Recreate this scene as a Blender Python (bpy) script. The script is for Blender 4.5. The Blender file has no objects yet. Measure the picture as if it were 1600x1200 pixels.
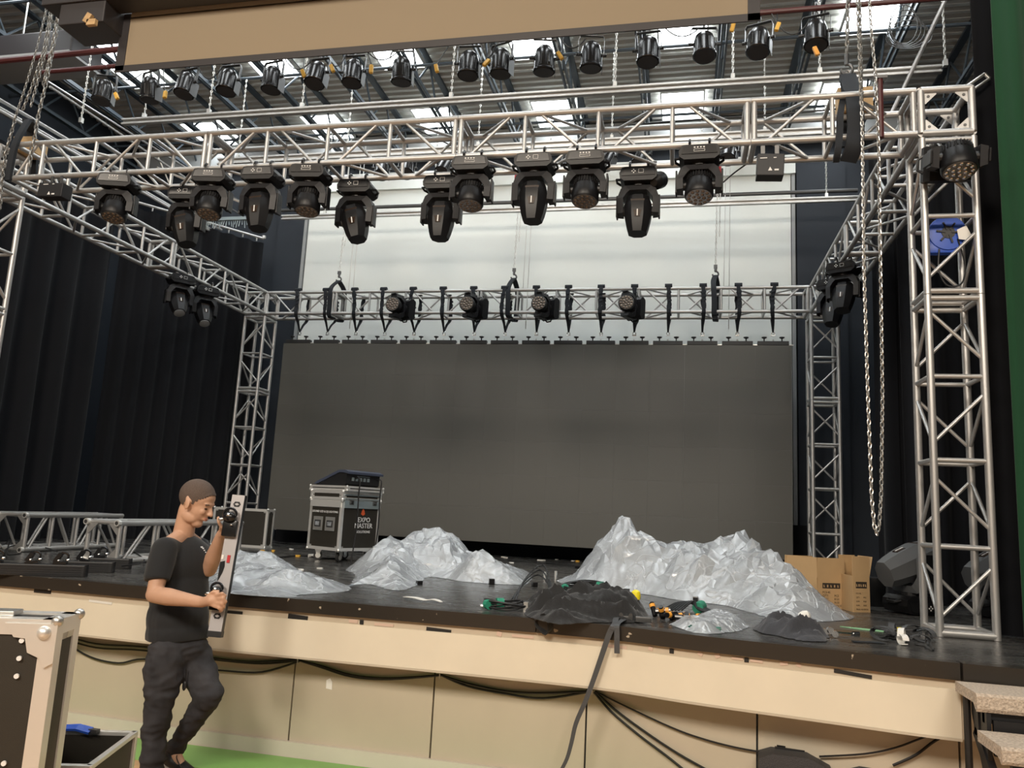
import bpy, bmesh, math, random
from mathutils import Vector, Matrix, Euler, Quaternion, noise
PI = math.pi
rnd = random.Random(7)
scn = bpy.context.scene
EXPO = 0.0
WORLD = .12
SKY = 12.0
HOUSE = [(-3.0, -5.0, 850), (2.6, -4.5, 560), (-8, -3.5, 250)]
FILM_BASE, FILM_CREASE = .42, .34
COL = scn.collection

# ---------------------------------------------------------------- camera
CAM = Vector((0, 0, 1.742)); FPX = 1219.856
FW = Vector((-0.21375725, 0.96360339, 0.16055015)).normalized()
RT = Vector((0.97676796, 0.20826145, 0.05051255)); RT = (RT - FW * RT.dot(FW)).normalized()
UP = RT.cross(FW)
cam = bpy.data.cameras.new('camera'); camo = bpy.data.objects.new('camera', cam); COL.objects.link(camo)
cam.sensor_fit = 'HORIZONTAL'; cam.sensor_width = 36; cam.lens = 36 * FPX / 1600
cam.clip_start = .05; cam.clip_end = 200
camo.matrix_world = Matrix(((RT.x, UP.x, -FW.x, CAM.x), (RT.y, UP.y, -FW.y, CAM.y), (RT.z, UP.z, -FW.z, CAM.z), (0, 0, 0, 1)))
scn.camera = camo
# ---------------------------------------------------------------- colour + world + house lights
scn.view_settings.view_transform = 'Standard'; scn.view_settings.look = 'None'
scn.view_settings.gamma = 1; scn.view_settings.use_curve_mapping = False
scn.view_settings.exposure = EXPO
w = bpy.data.worlds.new('world'); scn.world = w; w.use_nodes = True
w.node_tree.nodes['Background'].inputs[0].default_value = (1, .86, .70, 1)
w.node_tree.nodes['Background'].inputs[1].default_value = WORLD
def area(name, loc, target, sx, sy, power, color):
    l = bpy.data.lights.new(name, 'AREA'); l.shape = 'RECTANGLE'; l.size = sx; l.size_y = sy
    l.energy = power; l.color = color
    o = bpy.data.objects.new(name, l); COL.objects.link(o); o.location = loc
    o.rotation_euler = (Vector(target) - Vector(loc)).to_track_quat('-Z', 'Y').to_euler()
    return o
# the hall lamps over the audience, behind and beside the photographer
for x, y, p in HOUSE:
    area('house_light', (x, y, 7.6), (x * .7 - .6, 6, 1.5), 2.8, 2.0, p, (1, .885, .745))

ZS = 1.0806   # stage height
def ray(x, y): return FW + RT * ((x - 800) / FPX) + UP * ((600 - y) / FPX)
def at_z(x, y, z=ZS): d = ray(x, y); return CAM + d * ((z - CAM.z) / d.z)
def at_y(x, y, Y): d = ray(x, y); return CAM + d * (Y / d.y)

# ---------------------------------------------------------------- materials
def mat(name, color, rough=.5, metal=0.0, spec=.5, emit=None, estr=0.0, noise_amt=0.0, noise_scale=6.0, bump=0.0, bump_scale=60.0, color2=None, coat=0.0, stretch=None, sheen=0.0):
    m = bpy.data.materials.new(name); m.use_nodes = True
    nt = m.node_tree; b = nt.nodes['Principled BSDF']
    b.inputs['Base Color'].default_value = (*color, 1); b.inputs['Roughness'].default_value = rough
    b.inputs['Metallic'].default_value = metal; b.inputs['Specular IOR Level'].default_value = spec
    if coat: b.inputs['Coat Weight'].default_value = coat; b.inputs['Coat Roughness'].default_value = .15
    if sheen: b.inputs['Sheen Weight'].default_value = sheen
    if emit: b.inputs['Emission Color'].default_value = (*emit, 1); b.inputs['Emission Strength'].default_value = estr
    if noise_amt or bump:
        tc = nt.nodes.new('ShaderNodeTexCoord'); mp = nt.nodes.new('ShaderNodeMapping')
        nt.links.new(tc.outputs['Object'], mp.inputs[0])
        if stretch: mp.inputs['Scale'].default_value = stretch
    if noise_amt:
        n = nt.nodes.new('ShaderNodeTexNoise'); n.inputs['Scale'].default_value = noise_scale; n.inputs['Detail'].default_value = 6
        r = nt.nodes.new('ShaderNodeValToRGB'); nt.links.new(mp.outputs[0], n.inputs['Vector']); nt.links.new(n.outputs['Fac'], r.inputs[0])
        c2 = color2 or tuple(c * (1 - noise_amt) for c in color)
        r.color_ramp.elements[0].position = .35; r.color_ramp.elements[1].position = .65
        r.color_ramp.elements[0].color = (*c2, 1); r.color_ramp.elements[1].color = (*color, 1)
        nt.links.new(r.outputs[0], b.inputs['Base Color'])
    if bump:
        n2 = nt.nodes.new('ShaderNodeTexNoise'); n2.inputs['Scale'].default_value = bump_scale; n2.inputs['Detail'].default_value = 4
        nt.links.new(mp.outputs[0], n2.inputs['Vector'])
        bp = nt.nodes.new('ShaderNodeBump'); bp.inputs['Strength'].default_value = bump; bp.inputs['Distance'].default_value = .01
        nt.links.new(n2.outputs['Fac'], bp.inputs['Height']); nt.links.new(bp.outputs[0], b.inputs['Normal'])
    return m

M = {}
M['alu'] = mat('alu', (.52, .515, .505), .40, .7, bump=.08, noise_amt=.12, noise_scale=14)
M['alu_edge'] = mat('alu_edge', (.80, .79, .76), .38, .65)
M['chrome'] = mat('chrome', (.8, .8, .8), .18, 1)
M['chain_dark'] = mat('chain_dark', (.22, .215, .20), .45, .7)
M['lens_dot_dark'] = mat('lens_dot_dark', (.22, .17, .13), .12, .7)
M['zinc'] = mat('zinc', (.62, .61, .58), .35, .85)
M['steel_dark'] = mat('steel_dark', (.12, .12, .12), .4, .8)
M['black'] = mat('black', (.012, .012, .013), .45, bump=.1, bump_scale=200)
M['black_gloss'] = mat('black_gloss', (.010, .010, .011), .22)
M['plastic_dark'] = mat('plastic_dark', (.008, .008, .009), .38, spec=.3, bump=.08, bump_scale=300)
M['plastic_grey'] = mat('plastic_grey', (.018, .018, .020), .45, spec=.35, bump=.1, bump_scale=250)
M['brown_reflection'] = mat('brown_reflection', (.030, .017, .010), .25)  # glossy spine panel; its brown reflection is painted into the base colour
M['white_mark'] = mat('white_mark', (.75, .75, .74), .6)
M['red'] = mat('red', (.45, .02, .025), .4)
M['red_dark'] = mat('red_dark', (.07, .018, .018), .4)
M['yellow'] = mat('yellow', (.75, .42, .05), .5)
M['bright_yellow'] = mat('bright_yellow', (.9, .75, .02), .4)
M['orange'] = mat('orange', (.85, .38, .05), .45)
M['blue'] = mat('blue', (.02, .08, .45), .4)
M['green_tie'] = mat('green_tie', (.02, .25, .15), .7)
M['green_marker'] = mat('green_marker', (.01, .10, .07), .35)
M['green_tape'] = mat('green_tape', (.25, .5, .28), .6)
M['lens'] = mat('lens', (.12, .11, .10), .08, .2, coat=1)
M['lens_dot'] = mat('lens_dot', (.7, .65, .6), .08, .9)
M['lens_pale'] = mat('lens_pale', (.22, .23, .24), .12, coat=1)
M['mesh_face'] = mat('mesh_face', (.03, .028, .028), .6)
M['rubber'] = mat('rubber', (.015, .015, .015), .6)
M['webbing'] = mat('webbing', (.010, .013, .018), .8, bump=.3, bump_scale=400)
M['webbing_grey'] = mat('webbing_grey', (.055, .058, .062), .6, bump=.3, bump_scale=400)
M['curtain_black'] = mat('curtain_black', (.0075, .0080, .0100), .95, spec=.15, sheen=.06, bump=.15, bump_scale=300)
M['curtain_green'] = mat('curtain_green', (.010, .050, .022), .9, spec=.2, sheen=.15, bump=.2, bump_scale=300)
M['wall_navy'] = mat('wall_navy', (.016, .022, .032), .75, noise_amt=.15, noise_scale=1.2)
M['cyc'] = mat('cyc', (.74, .77, .74), .75, noise_amt=.03, noise_scale=.8)
M['grey_paint'] = mat('grey_paint', (.30, .31, .31), .6)
M['steel_deck'] = mat('steel_deck', (.52, .52, .49), .6, .1)
M['joist'] = mat('joist', (.045, .06, .075), .55)
M['cream'] = mat('cream', (.74, .68, .55), .5, noise_amt=.06, noise_scale=2.5)
M['beige_strip'] = mat('beige_strip', (.54, .46, .35), .55, noise_amt=.06, noise_scale=3)
M['beige_wall'] = mat('beige_wall', (.52, .46, .36), .6, noise_amt=.07, noise_scale=1.5)
M['baseboard'] = mat('baseboard', (.62, .58, .50), .5, noise_amt=.05, noise_scale=3)
M['pink_tape'] = mat('pink_tape', (.60, .45, .36), .6)
M['black_tape'] = mat('black_tape', (.012, .012, .012), .5)
M['wood_block'] = mat('wood_block', (.55, .36, .17), .6, noise_amt=.25, noise_scale=5, stretch=(1, 1, 12))
M['screen_fabric'] = mat('screen_fabric', (.27, .215, .145), .8)
M['housing'] = mat('housing', (.028, .025, .027), .5)
M['diffuser'] = mat('diffuser', (.9, .9, .9), .5, emit=(.93, .98, 1), estr=SKY)
M['white_frame'] = mat('white_frame', (.62, .63, .62), .5)
M['led_face'] = mat('led_face', (.088, .085, .076), .42, spec=.35)
M['cardboard'] = mat('cardboard', (.47, .31, .155), .8, noise_amt=.05, noise_scale=8)
M['cardboard_in'] = mat('cardboard_in', (.60, .43, .25), .8)
M['print_black'] = mat('print_black', (.03, .022, .015), .7)
M['fabric_black'] = mat('fabric_black', (.011, .011, .0115), .85, sheen=.15, bump=.3, bump_scale=150)
M['fabric_grey'] = mat('fabric_grey', (.035, .037, .045), .85, sheen=.15, bump=.3, bump_scale=150)
M['carpet'] = mat('carpet', (.62, .52, .42), .95, noise_amt=.35, noise_scale=90, bump=1, bump_scale=90)
M['cable'] = mat('cable', (.010, .010, .011), .5)
M['skin'] = mat('skin', (.56, .33, .22), .5, noise_amt=.08, noise_scale=14, spec=.4)
M['lips'] = mat('lips', (.48, .20, .14), .5)
M['hair'] = mat('hair', (.125, .088, .070), .85, noise_amt=.35, noise_scale=220, bump=.5, bump_scale=300)
M['shirt'] = mat('shirt', (.011, .012, .014), .9, sheen=.12, bump=.15, bump_scale=300)
M['jeans'] = mat('jeans', (.036, .035, .040), .85, noise_amt=.4, noise_scale=9, color2=(.015, .0145, .017), bump=.2, bump_scale=400)
M['shoe_sole'] = mat('shoe_sole', (.55, .52, .48), .6)
M['mover_lit_grey'] = mat('mover_lit_grey', (.10, .105, .11), .35)  # lighter mover plastic: the lit look of the floor pair put into colour
M['eye'] = mat('eye', (.05, .03, .02), .2)
M['wood_floor'] = mat('wood_floor', (.62, .38, .20), .35, noise_amt=.2, noise_scale=3, stretch=(1, 10, 1))
M['green_line'] = mat('green_line', (.22, .46, .12), .4)
M['lid_black'] = mat('lid_black', (.022, .019, .014), .5, bump=.2, bump_scale=350)
M['lining'] = mat('lining', (.013, .012, .014), .9)
M['steel_blue'] = mat('steel_blue', (.30, .36, .38), .4, .5)
M['mixer_blue'] = mat('mixer_blue', (.045, .055, .085), .45)
M['paper'] = mat('paper', (.75, .74, .70), .6)
M['speaker'] = mat('speaker', (.045, .045, .050), .6, bump=.6, bump_scale=220)
M['flame'] = mat('flame', (.6, .10, .03), .4)

def deck_material():
    m = mat('stage_deck', (.020, .019, .018), .3); nt = m.node_tree; b = nt.nodes['Principled BSDF']
    tc = nt.nodes.new('ShaderNodeTexCoord'); mp = nt.nodes.new('ShaderNodeMapping'); mp.inputs['Scale'].default_value = (1, 3, 1)
    nt.links.new(tc.outputs['Object'], mp.inputs[0])
    n = nt.nodes.new('ShaderNodeTexNoise'); n.inputs['Scale'].default_value = 2.2; n.inputs['Detail'].default_value = 8; n.inputs['Roughness'].default_value = .65
    nt.links.new(mp.outputs[0], n.inputs['Vector'])
    r = nt.nodes.new('ShaderNodeValToRGB'); r.color_ramp.elements[0].position = .38; r.color_ramp.elements[1].position = .70
    r.color_ramp.elements[0].color = (.030, .029, .028, 1); r.color_ramp.elements[1].color = (.080, .077, .072, 1)
    nt.links.new(n.outputs['Fac'], r.inputs[0])
    n3 = nt.nodes.new('ShaderNodeTexNoise'); n3.inputs['Scale'].default_value = 18; n3.inputs['Detail'].default_value = 3
    nt.links.new(tc.outputs['Object'], n3.inputs['Vector'])
    r3 = nt.nodes.new('ShaderNodeValToRGB'); r3.color_ramp.elements[0].position = .745; r3.color_ramp.elements[1].position = .76
    nt.links.new(n3.outputs['Fac'], r3.inputs[0])
    mx = nt.nodes.new('ShaderNodeMixRGB'); nt.links.new(r3.outputs[0], mx.inputs[0]); nt.links.new(r.outputs[0], mx.inputs[1]); mx.inputs[2].default_value = (.22, .21, .19, 1)
    nt.links.new(mx.outputs[0], b.inputs['Base Color'])
    r2 = nt.nodes.new('ShaderNodeMapRange'); r2.inputs[3].default_value = .14; r2.inputs[4].default_value = .40
    nt.links.new(n.outputs['Fac'], r2.inputs[0]); nt.links.new(r2.outputs[0], b.inputs['Roughness'])
    bp = nt.nodes.new('ShaderNodeBump'); bp.inputs['Strength'].default_value = .12; bp.inputs['Distance'].default_value = .02
    nt.links.new(n.outputs['Fac'], bp.inputs['Height']); nt.links.new(bp.outputs[0], b.inputs['Normal'])
    return m
M['deck'] = deck_material()
def lip_material():
    m = mat('lip_paint', (.028, .025, .022), .3); nt = m.node_tree; b = nt.nodes['Principled BSDF']
    tc = nt.nodes.new('ShaderNodeTexCoord')
    n = nt.nodes.new('ShaderNodeTexNoise'); n.inputs['Scale'].default_value = 16; n.inputs['Detail'].default_value = 5
    nt.links.new(tc.outputs['Object'], n.inputs['Vector'])
    r = nt.nodes.new('ShaderNodeValToRGB'); r.color_ramp.elements[0].position = .70; r.color_ramp.elements[1].position = .72
    r.color_ramp.elements[0].color = (.026, .022, .018, 1); r.color_ramp.elements[1].color = (.42, .36, .28, 1)
    nt.links.new(n.outputs['Fac'], r.inputs[0]); nt.links.new(r.outputs[0], b.inputs['Base Color'])
    return m
M['lip'] = lip_material()
def film_material():
    m = bpy.data.materials.new('plastic_film'); m.use_nodes = True; nt = m.node_tree; nt.nodes.clear(); N = nt.nodes.new; Lk = nt.links.new
    out = N('ShaderNodeOutputMaterial'); tc = N('ShaderNodeTexCoord')
    n = N('ShaderNodeTexNoise'); n.inputs['Scale'].default_value = 2.5; n.inputs['Detail'].default_value = 4; Lk(tc.outputs['Object'], n.inputs['Vector'])
    mx = N('ShaderNodeMixRGB'); mx.blend_type = 'ADD'; mx.inputs[0].default_value = .30; Lk(tc.outputs['Object'], mx.inputs[1]); Lk(n.outputs['Color'], mx.inputs[2])
    # creases whiten the film: thin lines on two scales
    cr = []
    for sc, wd, ds in ((1.6, .012, 1.2), (3.4, .014, .8), (8, .03, .5)):
        v = N('ShaderNodeTexNoise'); v.inputs['Scale'].default_value = sc; v.inputs['Detail'].default_value = 1.5; v.inputs['Distortion'].default_value = ds; Lk(mx.outputs[0], v.inputs['Vector'])
        sb = N('ShaderNodeMath'); sb.operation = 'SUBTRACT'; sb.inputs[1].default_value = .5; Lk(v.outputs['Fac'], sb.inputs[0]); ab = N('ShaderNodeMath'); ab.operation = 'ABSOLUTE'; Lk(sb.outputs[0], ab.inputs[0])
        r = N('ShaderNodeMapRange'); r.inputs[1].default_value = 0; r.inputs[2].default_value = wd; r.inputs[3].default_value = 1; r.inputs[4].default_value = 0; Lk(ab.outputs[0], r.inputs[0]); cr.append(r)
    ad = N('ShaderNodeMath'); ad.operation = 'ADD'; ad.use_clamp = True; Lk(cr[0].outputs[0], ad.inputs[0]); Lk(cr[1].outputs[0], ad.inputs[1])
    ad2 = N('ShaderNodeMath'); ad2.operation = 'MULTIPLY_ADD'; ad2.inputs[1].default_value = .25; ad2.use_clamp = True; Lk(cr[2].outputs[0], ad2.inputs[0]); Lk(ad.outputs[0], ad2.inputs[2])
    op = N('ShaderNodeMath'); op.operation = 'MULTIPLY_ADD'; op.inputs[1].default_value = FILM_CREASE; op.inputs[2].default_value = FILM_BASE; Lk(ad2.outputs[0], op.inputs[0])
    tr = N('ShaderNodeBsdfTransparent'); tr.inputs[0].default_value = (.95, .97, .99, 1)
    df = N('ShaderNodeBsdfDiffuse'); df.inputs[0].default_value = (.92, .96, 1, 1)
    tl = N('ShaderNodeBsdfTranslucent'); tl.inputs[0].default_value = (.92, .96, 1, 1)
    gl = N('ShaderNodeBsdfGlossy'); gl.inputs['Roughness'].default_value = .22; gl.inputs[0].default_value = (1, 1, 1, 1)
    a = N('ShaderNodeMixShader'); a.inputs[0].default_value = .40; Lk(df.outputs[0], a.inputs[1]); Lk(tl.outputs[0], a.inputs[2])
    b = N('ShaderNodeMixShader'); Lk(op.outputs[0], b.inputs[0]); Lk(tr.outputs[0], b.inputs[1]); Lk(a.outputs[0], b.inputs[2])
    fr = N('ShaderNodeFresnel'); fr.inputs[0].default_value = 1.45
    mm = N('ShaderNodeMath'); mm.operation = 'MULTIPLY_ADD'; mm.inputs[1].default_value = .8; mm.inputs[2].default_value = .06; Lk(fr.outputs[0], mm.inputs[0])
    c = N('ShaderNodeMixShader'); Lk(mm.outputs[0], c.inputs[0]); Lk(b.outputs[0], c.inputs[1]); Lk(gl.outputs[0], c.inputs[2])
    bp = N('ShaderNodeBump'); bp.inputs['Strength'].default_value = .45; bp.inputs['Distance'].default_value = .02
    Lk(ad.outputs[0], bp.inputs['Height']); Lk(bp.outputs[0], gl.inputs['Normal']); Lk(bp.outputs[0], df.inputs['Normal'])
    Lk(c.outputs[0], out.inputs[0])
    return m
M['film'] = film_material()

# ---------------------------------------------------------------- helpers
class MB:
    def __init__(s): s.v = []; s.f = []; s.xf = None
    def add(s, vs, fs):
        n = len(s.v); vs = [Vector(v) for v in vs]
        if s.xf: vs = [s.xf @ v for v in vs]
        s.v += vs; s.f += [tuple(i + n for i in f) for f in fs]; return s
    def bm(s, b, mtx=None):
        if mtx: bmesh.ops.transform(b, matrix=mtx, verts=b.verts)
        b.verts.index_update(); s.add([v.co.copy() for v in b.verts], [[v.index for v in f.verts] for f in b.faces]); b.free(); return s
    def box(s, c, size, rot=None, bev=0.0):
        b = bmesh.new(); bmesh.ops.create_cube(b, size=1)
        bmesh.ops.scale(b, vec=size, verts=b.verts)
        if bev: bmesh.ops.bevel(b, geom=b.edges[:], offset=bev, segments=2, profile=.6, affect='EDGES')
        m = Matrix.Translation(c)
        if rot is not None: m = m @ (rot if isinstance(rot, Matrix) else Euler(rot).to_matrix().to_4x4())
        return s.bm(b, m)
    def cyl(s, a, b_, r, r2=None, n=12, caps=True):
        a = Vector(a); b_ = Vector(b_); r2 = r if r2 is None else r2
        q = (b_ - a).to_track_quat('Z', 'Y'); vs = []
        for p, rr in ((a, r), (b_, r2)):
            for i in range(n): t = 2 * PI * i / n; vs.append(p + q @ Vector((math.cos(t) * rr, math.sin(t) * rr, 0)))
        fs = [(i, (i + 1) % n, n + (i + 1) % n, n + i) for i in range(n)]
        if caps: fs += [tuple(range(n))[::-1], tuple(range(n, 2 * n))]
        return s.add(vs, fs)
    def lathe(s, prof, n=20, mtx=None):     # prof: (r, z) from bottom to top
        vs = []; fs = []
        for r, z in prof:
            for i in range(n): t = 2 * PI * i / n; vs.append(Vector((math.cos(t) * r, math.sin(t) * r, z)))
        k = len(prof)
        for j in range(k - 1):
            for i in range(n): fs.append((j * n + i, j * n + (i + 1) % n, (j + 1) * n + (i + 1) % n, (j + 1) * n + i))
        fs += [tuple(range(n))[::-1], tuple(range((k - 1) * n, k * n))]
        if mtx: vs = [mtx @ v for v in vs]
        return s.add(vs, fs)
    def tube(s, path, r, n=8, closed=False):
        path = [Vector(p) for p in path]; k = len(path); vs = []; prev = None
        for i, p in enumerate(path):
            if closed: d = path[(i + 1) % k] - path[i - 1]
            else: d = path[min(i + 1, k - 1)] - path[max(i - 1, 0)]
            if d.length < 1e-9: d = Vector((0, 0, 1))
            d.normalize()
            if prev is None:
                u = d.orthogonal().normalized()
            else:
                u = prev - d * prev.dot(d)
                u = u.normalized() if u.length > 1e-6 else d.orthogonal().normalized()
            prev = u; v = d.cross(u); rr = r[i] if isinstance(r, (list, tuple)) else r
            for j in range(n): t = 2 * PI * j / n; vs.append(p + (u * math.cos(t) + v * math.sin(t)) * rr)
        fs = []
        for i in range(k if closed else k - 1):
            a = i * n; b_ = ((i + 1) % k) * n
            for j in range(n): fs.append((a + j, a + (j + 1) % n, b_ + (j + 1) % n, b_ + j))
        if not closed: fs += [tuple(range(n))[::-1], tuple(range((k - 1) * n, k * n))]
        return s.add(vs, fs)
    def strip(s, path, wv, w, t=.003):     # flat webbing along a path; wv = width direction
        path = [Vector(p) for p in path]; k = len(path); vs = []; wv = Vector(wv).normalized()
        for i, p in enumerate(path):
            d = (path[min(i + 1, k - 1)] - path[max(i - 1, 0)]).normalized()
            u = (wv - d * wv.dot(d)).normalized(); nn = d.cross(u); ww = w[i] if isinstance(w, (list, tuple)) else w
            for a, b_ in ((-.5, -.5), (.5, -.5), (.5, .5), (-.5, .5)): vs.append(p + u * a * ww + nn * b_ * t)
        fs = []
        for i in range(k - 1):
            for j in range(4): fs.append((i * 4 + j, i * 4 + (j + 1) % 4, i * 4 + 4 + (j + 1) % 4, i * 4 + 4 + j))
        fs += [(3, 2, 1, 0), tuple(range(k * 4 - 4, k * 4))]
        return s.add(vs, fs)
    def prism(s, poly, d0, d1, axis='y'):   # poly in the plane across axis
        def P(a, b_, d): return {'y': (a, d, b_), 'x': (d, a, b_), 'z': (a, b_, d)}[axis]
        n = len(poly); vs = [P(a, b_, d0) for a, b_ in poly] + [P(a, b_, d1) for a, b_ in poly]
        fs = [tuple(range(n)), tuple(range(n, 2 * n))[::-1]] + [(i, (i + 1) % n, n + (i + 1) % n, n + i) for i in range(n)]
        return s.add(vs, fs)
    def ell(s, c, r, rot=None, n=14, m=9):
        vs = []; fs = []; c = Vector(c); R_ = (rot if isinstance(rot, Matrix) else Euler(rot or (0, 0, 0)).to_matrix())
        r = (r, r, r) if not isinstance(r, (tuple, list)) else r
        for j in range(1, m):
            ph = PI * j / m
            for i in range(n): t = 2 * PI * i / n; vs.append(c + R_ @ Vector((r[0] * math.sin(ph) * math.cos(t), r[1] * math.sin(ph) * math.sin(t), r[2] * math.cos(ph))))
        top = len(vs); vs += [c + R_ @ Vector((0, 0, r[2])), c + R_ @ Vector((0, 0, -r[2]))]
        for j in range(m - 2):
            for i in range(n): fs.append((j * n + i, (j + 1) * n + i, (j + 1) * n + (i + 1) % n, j * n + (i + 1) % n))
        for i in range(n): fs.append((top, i, (i + 1) % n)); fs.append((top + 1, (m - 2) * n + (i + 1) % n, (m - 2) * n + i))
        return s.add(vs, fs)
    def cap(s, a, b_, r1, r2, n=14):        # tapered capsule
        a = Vector(a); b_ = Vector(b_); L = (b_ - a).length; pr = []
        for k in range(0, 5): t = -PI / 2 + PI / 2 * k / 4; pr.append((max(r1 * math.cos(t), 1e-4), r1 * math.sin(t)))
        for k in range(0, 5): t = PI / 2 * k / 4; pr.append((max(r2 * math.cos(t), 1e-4), L + r2 * math.sin(t)))
        q = (b_ - a).to_track_quat('Z', 'Y').to_matrix().to_4x4()
        return s.lathe(pr, n, Matrix.Translation(a) @ q)
    def mesh(s, name, material=None, smooth=False, angle=35):
        me = bpy.data.meshes.new(name); me.from_pydata([tuple(v) for v in s.v], [], s.f)
        b = bmesh.new(); b.from_mesh(me); bmesh.ops.recalc_face_normals(b, faces=b.faces)
        if smooth:
            lim = math.radians(angle)
            for f in b.faces: f.smooth = True
            for e in b.edges:
                if len(e.link_faces) != 2 or e.calc_face_angle(0) > lim: e.smooth = False
        b.to_mesh(me); b.free(); me.update()
        if material: me.materials.append(M[material])
        return me
    def build(s, name, material, parent=None, smooth=False, world=False, angle=35):
        if world and parent is not None:
            off = parent.location.copy(); s.v = [v - off for v in s.v]
        o = bpy.data.objects.new(name, s.mesh(name, material, smooth, angle)); COL.objects.link(o)
        if parent is not None: o.parent = parent
        return o

def tag(o, label=None, cat=None, group=None, kind=None):
    if label: o['label'] = label
    if cat: o['category'] = cat
    if group: o['group'] = group
    if kind: o['kind'] = kind
    return o
def empty(name, loc=(0, 0, 0), rot=None, label=None, cat=None, group=None, kind=None):
    o = bpy.data.objects.new(name, None); COL.objects.link(o); o.location = loc; o.empty_display_size = .1
    if rot is not None: o.rotation_euler = rot
    return tag(o, label, cat, group, kind)
def dup(o, parent=None):
    c = o.copy(); COL.objects.link(c)
    if parent is not None: c.parent = parent
    for ch in list(o.children): dup(ch, c)
    return c
def struct(name, mb, material, smooth=False, label=None):
    o = mb.build(name, material, None, smooth); o['kind'] = 'structure'
    if label: o['label'] = label
    return o
ORD = ['leftmost', 'second from the left', 'third from the left', 'fourth from the left', 'fifth from the left', 'sixth from the left', 'seventh from the left', 'eighth from the left', 'eighth from the right', 'seventh from the right', 'sixth from the right', 'fifth from the right', 'fourth from the right', 'third from the right', 'second from the right', 'rightmost']
def ordn(i, n):
    if i == 0: return 'leftmost'
    if i == n - 1: return 'rightmost'
    words = ['', 'second', 'third', 'fourth', 'fifth', 'sixth', 'seventh', 'eighth', 'ninth', 'tenth']
    return words[i] + ' from the left' if i < (n + 1) // 2 else words[n - 1 - i] + ' from the right'
def catenary(a, b, sag, n=14):
    a = Vector(a); b = Vector(b)
    return [a.lerp(b, i / n) - Vector((0, 0, sag * 4 * (i / n) * (1 - i / n))) for i in range(n + 1)]
def smoothpath(pts, sub=6):
    pts = [Vector(p) for p in pts]; out = []
    for i in range(len(pts) - 1):
        p0 = pts[max(i - 1, 0)]; p1 = pts[i]; p2 = pts[i + 1]; p3 = pts[min(i + 2, len(pts) - 1)]
        for k in range(sub):
            t = k / sub
            out.append(.5 * ((2 * p1) + (p2 - p0) * t + (2 * p0 - 5 * p1 + 4 * p2 - p3) * t * t + (3 * p1 - p0 - 3 * p2 + p3) * t ** 3))
    return out + [pts[-1]]
def text_mesh(body, size, material, parent, mtx, align='CENTER', name='lettering', depth=.001):
    cu = bpy.data.curves.new('txt', 'FONT'); cu.body = body; cu.size = size; cu.align_x = align; cu.extrude = depth; cu.resolution_u = 2
    to = bpy.data.objects.new('txt', cu); COL.objects.link(to)
    me = bpy.data.meshes.new_from_object(to.evaluated_get(bpy.context.evaluated_depsgraph_get()))
    bpy.data.objects.remove(to); bpy.data.curves.remove(cu)
    me.materials.clear(); me.materials.append(M[material])
    o = bpy.data.objects.new(name, me); COL.objects.link(o); o.parent = parent; o.matrix_local = mtx
    return o
def finish(o, voxel, smooth_it=4, material=None, extra=None):
    m = o.modifiers.new('r', 'REMESH'); m.mode = 'VOXEL'; m.voxel_size = voxel; m.use_smooth_shade = True
    if smooth_it:
        m2 = o.modifiers.new('s', 'SMOOTH'); m2.iterations = smooth_it; m2.factor = .5
    dg = bpy.context.evaluated_depsgraph_get(); dg.update()
    me = bpy.data.meshes.new_from_object(o.evaluated_get(dg)); o.modifiers.clear(); o.data = me
    me.materials.clear(); me.materials.append(M[material])
    for p in me.polygons: p.use_smooth = True
    if extra:
        me.calc_loop_triangles()
        nr = [v.normal.copy() for v in me.vertices]
        for v, n in zip(me.vertices, nr): v.co += n * extra(v.co, n)
        me.update()
    return o
# ================================================================ THE SETTING
LIP = [(-10.2, 5.16), (-5.07, 5.13), (-3.6, 5.08), (-2.2, 5.07), (-.9, 5.06), (-.38, 5.02), (.03, 4.91), (.43, 4.83), (.82, 4.76), (1.18, 4.69), (1.45, 4.66), (2.2, 4.61), (4.6, 4.5)]
LIPS = [(p.x, p.y) for p in smoothpath([(a, b, 0) for a, b in LIP], 5)]
def lip_y(x):
    for (a, b), (c, d) in zip(LIPS, LIPS[1:]):
        if a <= x <= c: return b + (d - b) * (x - a) / (c - a)
    return 5.1
def lip_band(y0, y1, z0, z1, xa=-10.2, xb=4.6):       # band that follows the stage edge
    xs = [x for x, _ in LIPS if xa < x < xb]; xs = [xa] + xs + [xb]
    mb = MB(); vs = []; fs = []
    for x in xs:
        y = lip_y(x); vs += [(x, y + y0, z0), (x, y + y1, z0), (x, y + y1, z1), (x, y + y0, z1)]
    for i in range(len(xs) - 1):
        for j in range(4): fs.append((i * 4 + j, i * 4 + (j + 1) % 4, i * 4 + 4 + (j + 1) % 4, i * 4 + 4 + j))
    fs += [(0, 1, 2, 3), tuple(range(len(vs) - 4, len(vs)))]
    return mb.add(vs, fs)
# hall floor: boards with the green court line along the stage
f = MB(); f.box((-2.6, .0, -.05), (16, 12, .1)); struct('floor', f, 'wood_floor', label='honey coloured hall floor in front of the stage')
f = MB(); f.box((-4.2, 5.06, .002), (9, .40, .004)); struct('trim_1', f, 'green_line', label='green painted court line along the foot of the stage')
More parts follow.
